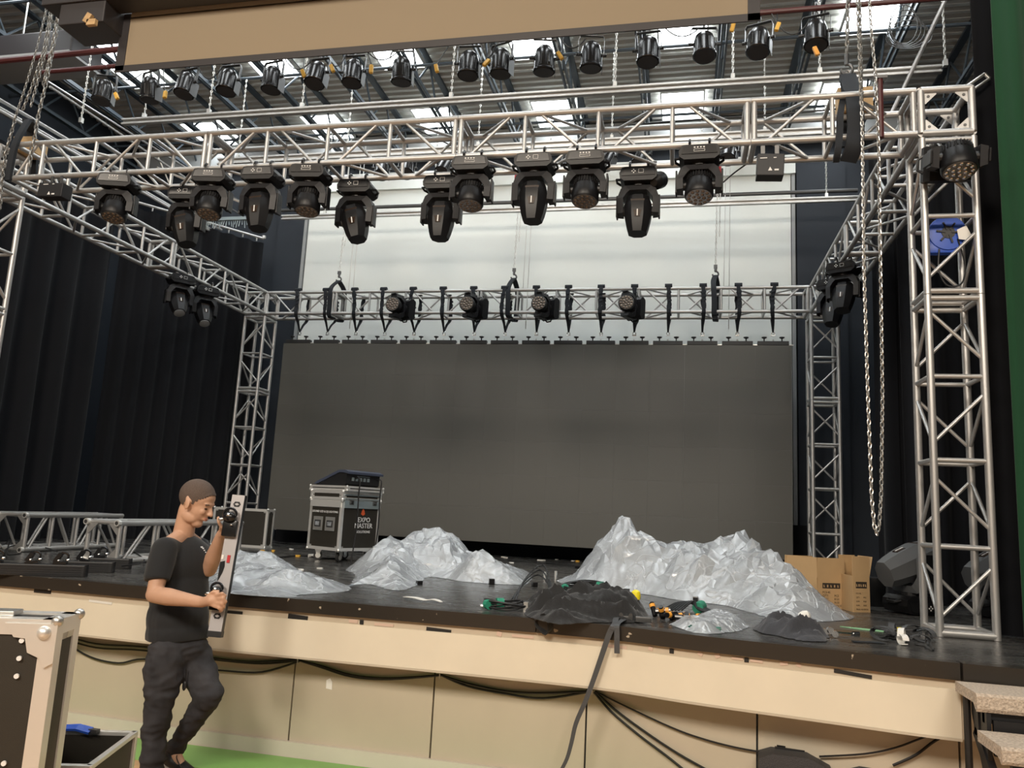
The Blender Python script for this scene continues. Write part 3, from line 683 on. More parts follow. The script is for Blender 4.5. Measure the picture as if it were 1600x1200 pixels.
def display(base, style):
    mb = MB()
    if style == 'wash':
        for i in range(4): mb.box((-.03 + i * .02, -.107, -.069), (.011, .003, .008))
        for c, s in (((0, -.107, -.082), (.07, .002, .002)), ((0, -.107, -.097), (.07, .002, .002)), ((-.035, -.107, -.09), (.002, .002, .016)), ((.035, -.107, -.09), (.002, .002, .016))): mb.box(c, s)
    else:
        for dx, dz in ((-.011, 0), (.011, 0), (0, .011), (0, -.011)): mb.box((-.032 + dx, -.107, -.082 + dz), (.008, .003, .008))
        for c, s in (((.02, -.107, -.068), (.036, .002, .002)), ((.02, -.107, -.096), (.036, .002, .002)), ((.003, -.107, -.082), (.002, .002, .028)), ((.037, -.107, -.082), (.002, .002, .028))): mb.box(c, s)
    mb.build('display', 'white_mark', base)
def wash_head(t, pivot, tilt):
    mb = MB(); mb.lathe([(.030, .085), (.060, .078), (.078, .062), (.080, .02), (.088, .015), (.094, -.03), (.096, -.085), (.088, -.098)][::-1], 24)
    hd = mb.build('head', 'plastic_dark', t, True)
    hd.location = (0, 0, -pivot); hd.rotation_euler = (tilt, 0, 0)
    mb = MB()
    for i in range(28): a = 2 * PI * i / 28; mb.box((math.cos(a) * .081, math.sin(a) * .081, .045), (.012, .004, .036), (0, 0, a))
    mb.build('cooling_fin', 'black', hd)
    for s in (-1, 1):
        mb = MB(); mb.cyl((s * .085, 0, 0), (s * .108, 0, 0), .03, n=12); mb.build('pivot', 'black', hd)
    mb = MB(); mb.cyl((0, 0, -.097), (0, 0, -.101), .084, n=24); lens = mb.build('lens', 'lens', hd, True)
    mb = MB()
    for ring, (cnt, rr) in enumerate(((1, 0), (6, .034), (12, .066))):
        for i in range(cnt):
            a = 2 * PI * i / cnt + ring * .2; mb.ell((math.cos(a) * rr, math.sin(a) * rr, -.101), (.0125, .0125, .007), n=8, m=5)
    mb.build('led_cells', 'lens_dot' if t.get('pale') else 'lens_dot_dark', hd, True)
def spot_head(t, pivot, tilt, lens=False, side=0):
    secs = [(.115, .055, .050), (.10, .078, .075), (.03, .098, .088), (-.05, .094, .085), (-.13, .078, .075), (-.175, .064, .066)]
    vs = []; fs = []
    for z, hx, hy in secs:
        c = .45
        for x, y in ((hx, hy * c), (hx * c, hy), (-hx * c, hy), (-hx, hy * c), (-hx, -hy * c), (-hx * c, -hy), (hx * c, -hy), (hx, -hy * c)): vs.append((x, y, z))
    for i in range(len(secs) - 1):
        for j in range(8): fs.append((i * 8 + j, i * 8 + (j + 1) % 8, i * 8 + 8 + (j + 1) % 8, i * 8 + 8 + j))
    fs += [tuple(range(8))[::-1], tuple(range(40, 48))]
    mb = MB(); mb.add(vs, fs); hd = mb.build('head', 'plastic_dark', t, True, angle=20); hd.location = (0, 0, -pivot); hd.rotation_euler = (tilt, side, 0)
    mb = MB(); n_ = [(.048, .045, -.0895), (-.048, .045, -.0895)]
    mb.add([(-.050, -.0845, .06), (.050, -.0845, .06), (.018, -.087, -.075), (-.018, -.087, -.075), (-.05, -.082, .06), (.05, -.082, .06), (.018, -.08, -.075), (-.018, -.08, -.075)], [(0, 1, 2, 3), (7, 6, 5, 4), (0, 4, 5, 1), (1, 5, 6, 2), (2, 6, 7, 3), (3, 7, 4, 0)])
    mb.build('spine_cover', 'brown_reflection', hd)
    mb = MB(); mb.box((.0, -.0885, -.045), (.008, .002, .05)); mb.build('emblem', 'white_mark', hd)
    for s in (-1, 1):
        mb = MB(); mb.cyl((s * .08, 0, 0), (s * .108, 0, 0), .035, n=12); mb.build('pivot', 'black', hd)
    if lens:
        mb = MB(); mb.lathe([(.056, -.176), (.058, -.188), (.05, -.192)][::-1], 20); mb.build('lens', 'lens_pale', hd, True)
    return hd
def orient(hang, arm):      # rotation taking local -z to hang, local x to arm
    h = Vector(hang).normalized(); a = Vector(arm); a = (a - h * a.dot(h)).normalized(); z = -h; y = z.cross(a)
    return Matrix(((a.x, y.x, z.x), (a.y, y.y, z.y), (a.z, y.z, z.z))).to_euler()
def make_mover(kind, loc, label, rot=None, tilt=0., group=None, scale=1.12, lens=False, side=0):
    t = empty('moving_wash_light' if kind == 'wash' else 'moving_spot_light', loc, rot, label, 'moving light', group)
    if 'pale' in label: t['pale'] = 1
    b, y = mover_common(t, .335 if kind == 'wash' else .375); display(b, kind)
    if kind == 'wash': wash_head(t, .295, tilt)
    else: spot_head(t, .345, tilt, lens, side)
    t.scale = (scale,) * 3
    return t
GW = 'black moving lights under the front truss'
washes = [(190, 'F', .25, -.25), (337, 'F', .15, -.25), (488, 'F', .1, -.15), (740, 'F', .03, -.18), (917, 'F', 0, -.22), (1093, 'F', -.03, -.28)]
spots = [(298, 'R', .1, -.1), (410, 'F', .05, -.12), (560, 'R', .05, -.15), (693, 'R', .03, -.08), (835, 'F', 0, -.05), (998, 'R', 0, -.05)]
for i, (px, c, rz, tl_) in enumerate(washes):
    Y = YF if c == 'F' else YF + TW
    X = at_y(px, 262 - (px - 190) * .03, Y).x
    make_mover('wash', (X, Y, 4.567), 'round headed black moving light under the front truss, %s of six' % ordn(i, 6), (0, 0, rz), tl_, GW)
for i, (px, c, rz, tl_) in enumerate(spots):
    Y = YF if c == 'F' else YF + TW
    X = at_y(px, 290, Y).x
    make_mover('spot', (X, Y, 4.567), 'long headed black moving light under the front truss, %s of six' % ordn(i, 6), (0, 0, rz), tl_, GW, lens=False, side=(-.25 if px in (298, 560) else -.1 if px == 410 else 0))
# on the front right tower, pointing out over the stage edge
p = at_y(1470, 262, YF)
make_mover('wash', (p.x, YF + .0, p.z), 'round headed moving light with pale lens cells clamped on the front right tower', orient((.0, -1, -.25), (1, 0, 0)), 1.05, scale=1.18)
# two pointing out from the left side truss
for i, (px, py) in enumerate(((283, 437), (322, 452))):
    p = at_y(px, py, 8.2 + i * .55); 
    X = XL + TW; # hang from the right bottom chord
    t_ = (X) / (at_y(px, py, 1.0).x); Yt = t_ * 1.0
    make_mover('spot', (X, Yt, 4.567), '%s of the two black moving lights with pale lenses under the left truss' % ('left' if i == 0 else 'right'), (0, 0, .9), -.55, 'moving lights under the left side truss', lens=True)
for i, (Y, s_) in enumerate(((8.55, 0), (9.15, 0))):
    make_mover('spot', (XR, Y, 4.567), '%s of the two black moving lights hanging under the right side truss' % ('nearer' if i == 0 else 'farther'), (0, 0, -.5), -.3, 'moving lights under the right side truss')
# four washes on the back truss, lens towards the hall
for i, (px, py) in enumerate(((632, 486), (745, 487), (855, 484), (988, 483))):
    p = at_y(px + 12, py + 2, YB - .05)
    make_mover('wash', (p.x, YB - .03, 4.567 + .0), 'small round black light facing out from the back truss, %s of four' % ordn(i, 4), orient((-.55, -1, .05), (0, 0, 1)), .5, 'lights on the back truss', scale=1.15)
# two standing on the stage floor at the right
for i, (px, py) in enumerate(((1430, 962), (1522, 972))):
    p = at_z(px, py, ZS); s = 1.35
    t = make_mover('spot', (p.x + .02 + .32 * i, p.y + (.14 if i == 0 else .45), ZS + .05 * s * 0 + .0), '%s of two big black moving lights standing on the stage floor by the right tower' % ('left' if i == 0 else 'right'), (0, 0, 0), 0, 'moving lights on the stage floor', scale=s)
    for ch in list(t.children):
        if ch.name.startswith('clamp'): bpy.data.objects.remove(ch)
    t.rotation_euler = orient((0, 0, 1), (.55, -1, 0)); t.location.z = ZS - .045 * s + .01
    for ch in t.children:
        if ch.name.startswith('head'): ch.rotation_euler = (1.95, 0, 0); ch.scale = (1, 1.15, 1.25); ch.data.materials[0] = M['mover_lit_grey']
        if ch.name.startswith('yoke'): ch.data.materials[0] = M['mover_lit_grey']
        if ch.name.startswith('base'): ch.rotation_euler.z = PI / 2

# ================================================================ PAR CANS, BARS, SCREEN
def make_par(label, group):
    t = empty('par_can', label=label, cat='stage light', group=group)
    mb = MB(); mb.lathe([(.095, -.25), (.10, -.245), (.10, -.235), (.092, -.225), (.090, -.10), (.078, -.045), (.05, -.012), (.02, 0)], 20); body = mb.build('can', 'black_gloss', t, True)
    mb = MB(); mb.cyl((0, 0, -.246), (0, 0, -.252), .085, n=20); mb.build('lens', 'mesh_face', body)
    mb = MB()
    for i in range(10): a = 2 * PI * i / 10; mb.box((math.cos(a) * .0915, math.sin(a) * .0915, -.16), (.004, .006, .10), (0, 0, a))
    mb.build('rib', 'steel_dark', body)
    mb = MB(); pts = [(-.112, 0, -.13), (-.115, 0, .02), (-.10, 0, .055), (.10, 0, .055), (.115, 0, .02), (.112, 0, -.13)]
    mb.strip(pts, (0, 1, 0), .028, .005); mb.build('bracket', 'steel_dark', t)
    for s in (-1, 1):
        mb = MB(); mb.cyl((s * .09, 0, -.12), (s * .135, 0, -.12), .014, n=8); mb.build('knob', 'black', t)
    mb = MB(); mb.cyl((0, 0, .05), (0, 0, .12), .012, n=8); mb.tube([(0, math.cos(a) * .032, .15 + math.sin(a) * .032) for a in [PI * -.3 + PI * 1.5 * k / 10 for k in range(11)]], .009, 6); mb.build('hook_clamp', 'steel_dark', t, True)
    mb = MB(); mb.box((.10, .02, -.19), (.004, .09, .15)); mb.build('gel_frame', 'steel_dark', t)
    return t
par0 = None
def place_par(x, y, z, label, group, rx=0, rz=0):
    global par0
    if par0 is None: t = par0 = make_par(label, group)
    else: t = dup(par0)
    t['label'] = label; t['group'] = group; t.location = (x, y, z); t.rotation_euler = (rx, 0, rz); return t
PB = 6.3; mb = MB(); mb.cyl((-6.6, PB, 6.02), (2.1, PB, 6.02), .024, n=10); o = mb.build('lighting_bar', 'red_dark', smooth=True); tag(o, 'dark lighting bar above the front truss carrying the row of can lights', 'bar')
pxs = [(165, 128), (235, 128), (295, 125), (358, 131), (427, 116), (498, 110), (553, 110), (628, 104), (733, 99), (783, 95), (851, 86), (924, 83), (1013, 73), (1100, 68), (1186, 69), (1275, 42)]
for i, (px, py) in enumerate(pxs):
    p = at_y(px, py, PB)
    place_par(p.x, PB, 5.87 + (.03 if i == 15 else 0), 'black can light above the front truss, %s of sixteen' % ordn(i, 16), 'can lights above the front truss', rnd.uniform(-.22, .1), rnd.uniform(-.35, .35))
npl = 0
for px, py, kind in ((182, 150, 'yellow'), (258, 148, 'yellow'), (474, 115, 'yellow'), (519, 107, 'yellow'), (580, 108, 'yellow'), (682, 107, 'yellow'), (760, 98, 'yellow'), (875, 87, 'yellow'), (1145, 42, 'yellow'), (1215, 42, 'yellow'), (1275, 80, 'orange')):
    p = at_y(px, py, 6.2); mb = MB(); mb.box(p, (.035, .03, .085), (rnd.uniform(-.3, .3), rnd.uniform(-.6, .6), 0), bev=.008); t = empty('plug_connector', p, label=None, cat='connector', group='connectors hanging by the can lights')
    mb.build('plug', kind, t, world=True); mb = MB(); e = Vector((p.x + rnd.uniform(-.15, .15), PB, 6.0)); mb.tube([Vector(v) - p for v in catenary(p + Vector((0, 0, .04)), e, rnd.uniform(-.02, .08), 8)], .005, 5); mb.build('lead', 'cable', t)
    t['label'] = 'orange plug connector hanging under the rightmost can light' if kind == 'orange' else 'yellow plug connector among the can lights, %s of ten' % ordn(npl, 10); npl += 1
for i in range(15):
    a = at_y(pxs[i][0], 100, PB).x; b = at_y(pxs[i + 1][0], 100, PB).x
    if i % 2: continue
    mb = MB(); mb.tube(catenary((a + .1, PB - .02, 5.99), (b - .05, PB - .03, 5.9), .10 + .03 * (i % 3), 12), .006, 5); o = mb.build('power_lead', 'cable'); tag(o, 'thin black lead looping between can lights, %s of eight' % ordn(i // 2, 8), 'cable', 'leads between the can lights')
def track(x0, x1, Y, z, label, hangers, sep=.05):
    t = empty('curtain_track', ((x0 + x1) / 2, Y, z), label=label, cat='track')
    for s in (-1, 1):
        mb = MB(); mb.box(((x0 + x1) / 2, Y, z + s * sep / 2), (x1 - x0, .05, .022), bev=.004); mb.build('rail', 'alu', t, world=True)
    mb = MB(); mb.box(((x0 + x1) / 2, Y + .015, z), (x1 - x0, .01, sep)); mb.build('web_plate', 'zinc', t, world=True)
    for x in hangers:
        mb = MB(); chain(mb, [(x, Y, z + .09), (x, Y, 7.5)], .05, .03, .005, 6); mb.build('hanger_chain', 'zinc', t, world=True)
        mb = MB(); mb.box((x, Y, z + .055), (.035, .04, .06)); mb.build('bracket', 'zinc', t, world=True)
    return t
track(-6.15, 2.2, 7.0, 5.80, 'pale double rail hanging across the stage just above the front truss', [at_y(x, y, 7.0).x for x, y in ((128, 180), (226, 178), (327, 172), (472, 165), (705, 150), (961, 132), (1145, 120), (1281, 112), (1477, 100))])
track(-6.3, 2.0, 9.0, 6.28, 'pale double rail in the middle of the stage with small can lights', [-6.0, -4.4, -2.6, -.9, .9], .07)
track(-6.0, 2.2, 10.3, 5.97, 'pale double rail hanging before the white wall', [-5.3, -3.6, -1.9, .2, 1.8])
mb = MB(); a = at_y(440, 325, 11.0); b = at_y(1340, 294, 11.0); mb.cyl((a.x, 11, 6.38), (b.x, 11, 6.38), .028, n=10); o = mb.build('scenery_pipe', 'steel_dark', smooth=True); tag(o, 'thin dark pipe hanging in front of the top of the white wall', 'pipe')
for i, (px, py) in enumerate(((415, 262), (500, 266), (597, 264), (636, 268), (700, 258), (735, 252), (893, 258), (955, 252), (1008, 248), (1140, 240))):
    p = at_y(px, py, 9.0); place_par(p.x, 9.0, 6.14, 'small can light behind the front truss, %s of ten' % ordn(i, 10), 'can lights on the middle rail', -.5, rnd.uniform(-.6, .6))
# dark pipes low behind the front truss (crossing the white pelmet)
# projection screen
ps = empty('projection_screen', (-2.0, 5.0, 5.08), label='wide tan projection screen with black border hanging at the top', cat='screen')
mb = MB(); mb.box((-2.03, 5.0, 5.345), (4.84, .006, .43)); mb.build('fabric', 'screen_fabric', ps, world=True)
for c, s in (((-2.03, 4.997, 5.105), (5.00, .012, .055)), ((-4.49, 4.997, 5.34), (.08, .012, .50)), ((.43, 4.997, 5.5), (.08, .012, .84))):
    mb = MB(); mb.box(c, s); mb.build('border', 'housing', ps, world=True)
mb = MB(); mb.box((-2.03, 5.0, 5.8), (4.84, .006, .5)); mb.build('fabric', 'screen_fabric', ps, world=True)
mb = MB(); mb.box((-2.3, 4.86, 5.72), (5.6, .20, .30), bev=.01); hs = mb.build('housing', 'housing', ps, world=True)
mb = MB(); mb.box((-4.72, 4.93, 5.62), (.42, .30, .46), bev=.01); mb.build('motor_box', 'housing', ps, world=True)
mb = MB(); mb.box((-4.62, 4.75, 5.40), (.05, .03, .08), (0, .5, 0)); mb.box((-4.58, 4.75, 5.36), (.08, .03, .05)); mb.build('bracket', 'wood_block', ps, world=True)
# black pipes in front at the upper left
for z, yy, m in ((6.02, 5.9, 'steel_dark'),):
    mb = MB(); mb.cyl((-9.0, 6.0, 5.95), (-5.2, 6.0, 6.0), .03, n=8); o = mb.build('dark_pipe', 'red_dark', smooth=True); tag(o, 'dark reddish pipe high at the upper left', 'pipe')
# fixtures clipped on the front truss: control boxes
def control_box(px, py, Y, w_, h_, label, tri=True):
    p = at_y(px, py, Y); t = empty('control_box', p, label=label, cat='box'); mb = MB(); mb.box((0, 0, 0), (w_, .12, h_), (0, .05, 0), bev=.006); b = mb.build('body', 'plastic_grey', t)
    mb = MB(); mb.add([(-.02, -.063, -.05), (.01, -.063, -.05), (-.005, -.063, -.02), (-.02, -.061, -.05), (.01, -.061, -.05), (-.005, -.061, -.02)], [(0, 1, 2), (5, 4, 3), (0, 3, 4, 1), (1, 4, 5, 2), (2, 5, 3, 0)]); mb.box((.04, -.062, -.045), (.03, .002, .012)); mb.box((-.05, -.062, .05), (.05, .002, .006)); mb.box((.03, -.062, .05), (.02, .002, .006)); mb.build('warning_mark', 'white_mark', t)
    for s in (-.05, .05):
        mb = MB(); mb.strip([(s, 0, h_ / 2), (s, .0, h_ / 2 + .09)], (1, 0, 0), .03, .006); mb.build('hook_clamp', 'steel_dark', t)
    return t
control_box(1203, 262, YF - .02, .19, .17, 'dark box with warning triangle hanging under the front truss at the right')
control_box(86, 300, YF - .02, .26, .13, 'dark box with warning triangle hanging under the front truss at the left')
mb = MB(); p = at_y(1029, 282, YF + TW); mb.lathe([(.03, -.10), (.065, -.06), (.07, .03), (.04, .06)], 16, Matrix.Translation(p) @ Euler((-.9, .6, 0)).to_matrix().to_4x4()); t = empty('small_light', p, label='small dark light behind the sixth long moving light, clamped to the truss', cat='stage light'); mb.build('can', 'plastic_dark', t, True, world=True)
mb = MB(); mb.box(p + Vector((-.03, 0, .10)), (.03, .04, .12)); mb.build('hook_clamp', 'black', t, world=True)
# blue reel in the front right tower
p = at_y(1478, 367, YF + .16); t = empty('blue_fan', p, label='blue cable reel tied inside the front right tower with a white tag', cat='cable reel')
mb = MB(); mb.lathe([(.05, -.05), (.125, -.045), (.13, -.02), (.13, .02), (.125, .045), (.05, .05)], 24, Euler((PI / 2, 0, 0)).to_matrix().to_4x4()); mb.box((-.03, 0, -.10), (.2, .07, .09), bev=.01); mb.build('drum', 'blue', t, True)
mb = MB(); mb.cyl((0, -.055, 0), (0, .055, 0), .045, n=16)
for k in range(6): mb.box((math.cos(k) * .05, -.058, math.sin(k) * .05), (.06, .006, .012), (0, -k, 0))
mb.build('hub', 'black', t); mb = MB(); mb.prism([(.05, .01), (.11, .04), (.14, -.03), (.12, -.07), (.06, -.06)], -.075, -.07); mb.build('tag', 'paper', t)
mb = MB(); mb.tube(smoothpath([(-.06, -.04, -.12), (-.07, -.05, -.28), (-.02, -.05, -.39), (.07, -.05, -.38), (.10, -.05, -.25), (.06, -.05, -.05)], 6), .006, 6); mb.build('lead', 'cable', t, True)
t.name = 'cable_reel'
# cables running along the truss and behind it
for k, (pts, r) in enumerate((([(430, 218), (520, 224), (640, 222), (760, 212), (900, 204), (1050, 190), (1200, 180), (1310, 170)], .008), ([(620, 190), (700, 225), (755, 262), (800, 270), (815, 265)], .005), ([(1190, 240), (1150, 268), (1130, 285)], .006))):
    mb = MB(); mb.tube(smoothpath([at_y(x, y, YF + TW + .02) for x, y in pts], 5), r, 6); o = mb.build('power_cable', 'cable', smooth=True); tag(o, ('long black cable draped along the rear of the front truss', 'short black cable looping under the middle of the front truss', 'short black cable by the box at the right of the front truss')[k], 'cable')

# ================================================================ CURTAINS
def curtain(name, path, z0, z1, m, label, amp=.07, wl=.28, seed=1, cat='curtain', step=.028):
    r = random.Random(seed); P_ = [Vector((x, y, 0)) for x, y in path]; seg = [0]
    for a, b in zip(P_, P_[1:]): seg.append(seg[-1] + (b - a).length)
    n = int(seg[-1] / step); zs = [z0 + (z1 - z0) * k / 10 for k in range(11)]; vs = []; fs = []
    ph = 0
    ws = []
    for i in range(n + 1):
        s = i * step; ph += 2 * PI * step / (wl * (1 + .75 * noise.noise(Vector((s * .9, seed, 0))))); ws.append(ph)
    for i in range(n + 1):
        s = min(i * step, seg[-1] - 1e-4); j = 0
        while j < len(seg) - 2 and seg[j + 1] < s: j += 1
        p = P_[j].lerp(P_[j + 1], (s - seg[j]) / (seg[j + 1] - seg[j])); d = (P_[j + 1] - P_[j]).normalized(); nn = Vector((-d.y, d.x, 0))
        for k, z in enumerate(zs):
            a = amp * (.55 + .45 * (1 - k / 10)); q = math.sin(ws[i] + .25 * noise.noise(Vector((s, z * .5, seed + 5)))); q = math.copysign(abs(q) ** .75, q)
            o = a * q + .06 * noise.noise(Vector((s * .7, z * .3, seed)))
            vs.append(p + nn * o + Vector((0, 0, z)))
    K = len(zs)
    for i in range(n):
        for k in range(K - 1): fs.append((i * K + k, i * K + K + k, i * K + K + k + 1, i * K + k + 1))
    mb = MB(); mb.add(vs, fs); me = mb.mesh(name, m, True, 80); o = bpy.data.objects.new(name, me); COL.objects.link(o)
    sm = o.modifiers.new('t', 'SOLIDIFY'); sm.thickness = .006
    return tag(o, label, cat)
curtain('stage_curtain', [(-8.0, 3.9), (-7.9, 6), (-7.95, 9.2)], ZS + .01, 5.75, 'curtain_black', 'tall black pleated curtain along the left side of the stage', .085, .40, 3)
ra = at_z(200, 312, 5.95); rb_ = at_z(412, 373, 5.95)
curtain('stage_curtain', [(ra.x, ra.y), (rb_.x, rb_.y)], ZS + .01, 5.86, 'curtain_black', 'black curtain hanging from the diagonal rail in the back left corner', .055, .24, 9)
curtain('stage_curtain', [(2.06, 9.2), (2.25, 8.98), (3.9, 9.0)], ZS + .01, 6.2, 'curtain_black', 'black pleated curtain behind the big moving lights at the right', .06, .26, 5)
curtain('stage_curtain', [(2.12, 8.25), (4.2, 8.2)], ZS + .01, 5.9, 'curtain_black', 'black pleated curtain directly behind the front right tower', .05, .22, 6)
curtain('stage_curtain', [(2.09, 5.98), (2.35, 6.04), (4.2, 6.1)], ZS + .01, 6.3, 'curtain_black', 'narrow black curtain edge beside the green curtain', .03, .2, 7)
curtain('house_curtain', [(2.10, 5.60), (2.4, 5.56), (3.6, 5.5)], ZS + .012, 6.4, 'curtain_green', 'dark green velvet curtain at the right edge', .045, .21, 8)
# rails at the upper left, with the diagonal curtain rail
def rail(a, b, r, label, m='alu', name='side_rail'):
    mb = MB(); mb.cyl(a, b, r, n=8); o = mb.build(name, m, smooth=True); tag(o, label, 'rail')
for dz, dx, i in ((0, 0, 0), (-.09, .0, 1), (-.16, .08, 2)):
    rail((-7.4 + dx, 5.6, 5.90 + dz), (-7.35 + dx, 10.8, 6.0 + dz), .022, ('upper', 'middle', 'lower')[i] + ' of three pale side rails running back above the left truss')
rail((-7.5, 7.3, 6.50), (-7.5, 11.95, 6.55), .016, 'thin pale pipe running back high on the left, lower one')
rail((-8.3, 8.0, 7.05), (-7.6, 11.95, 6.85), .016, 'thin pale pipe running back high on the left, upper one')
a = at_z(200, 312, 5.95); b = at_z(412, 373, 5.95)
mb = MB(); mb.cyl(a, b, .022, n=8); mb.lathe([(.03, 0), (.035, .02), (.03, .05)], 10, Matrix.Translation(b)); 
for k in range(9): q = a.lerp(b, (k + .5) / 9); mb.cyl(q, q - Vector((0, 0, .07)), .012, n=6)
o = mb.build('curtain_rail', 'alu', smooth=True); tag(o, 'pale diagonal curtain rail ending before the navy wall at the left', 'rail')
a2 = at_z(240, 262, 6.5); b2 = at_z(415, 336, 6.4)
mb = MB(); mb.cyl(at_y(210, 270, 9.6), at_y(275, 320, 9.9), .015, n=6); mb.cyl(at_y(245, 240, 9.6), at_y(272, 305, 9.9), .012, n=6); mb.cyl(at_y(295, 300, 9.8), at_y(272, 333, 9.8), .012, n=6); mb.cyl(at_y(245, 262, 9.6), at_y(410, 330, 10.6), .02, n=6)
o = mb.build('rail_bracket', 'zinc'); tag(o, 'pale steel stay rods holding the diagonal curtain rail', 'bracket')
t = empty('glider_rack', at_y(368, 345, 10.2), label='pale rack of hanging curtain gliders behind the left moving lights', cat='rack')
mb = MB(); a = at_y(322, 343, 10.2); b = at_y(398, 341, 10.2); mb.box((a + b) / 2, ((b - a).length, .05, .05), (0, 0, 0)); mb.build('rack_rail', 'steel_blue', t, world=True)
mb = MB()
for k in range(22): q = a.lerp(b, (k + .5) / 22); mb.cyl(q - Vector((0, 0, .02)), q - Vector((.02 * math.sin(k), 0, .12 + .03 * math.sin(k * 2.3))), .006, n=5)
o = mb.build('gliders', 'steel_blue', t, world=True); o['kind'] = 'stuff'

# bits at the upper right
mb = MB(); mb.cyl(at_y(1482, -10, 6.9), at_y(1391, 182, 6.9), .018, n=8); o = mb.build('stay_pole', 'alu', smooth=True); tag(o, 'pale diagonal pole crossing behind the front right corner block', 'pole')
t = empty('hanging_wires', at_y(1412, 40, 7.2), label='loose coil of thin grey wires hanging at the upper right before the ceiling light', cat='wires')
for k in range(5):
    mb = MB(); c = at_y(1412 + k * 3, 38 + k * 3, 7.2) - t.location; mb.tube([c + Vector((math.cos(a) * (.12 + .02 * k), .02 * k, math.sin(a) * (.20 - .02 * k))) for a in [2 * PI * q / 18 for q in range(18)]], .005, 5, True); mb.build('wire', 'steel_dark', t)
mb = MB(); mb.cyl((0, 0, .15), (0, 0, 7.5 - t.location.z), .005, n=5); mb.build('wire', 'steel_dark', t)
t = empty('pipe_clamp', at_y(1525, 128, 5.9), label='metal pipe clamp above the front right corner block', cat='clamp'); mb = MB()
mb.cyl((-.09, 0, -.05), (.06, 0, .06), .012); mb.cyl((-.06, 0, -.09), (.09, 0, .02), .012); mb.cyl((-.09, 0, -.05), (-.06, 0, -.09), .012); mb.cyl((.06, 0, .06), (.09, 0, .02), .012); mb.build('clamp_body', 'zinc', t, True)
t = empty('shelf_frame', at_y(30, 90, 7.5), label='dark grey ceiling duct at the upper left corner', cat='duct'); mb = MB(); mb.box((-.3, 0, 0), (2.6, .5, .3), bev=.02); mb.build('duct_body', 'housing', t); mb = MB(); mb.box((-.3, 0, -.16), (2.6, .55, .03)); mb.build('flange', 'grey_paint', t); mb = MB(); mb.cyl((0, 0, .15), (0, 0, .9), .01, n=6); mb.build('hanger', 'zinc', t); t.name = 'ceiling_duct'
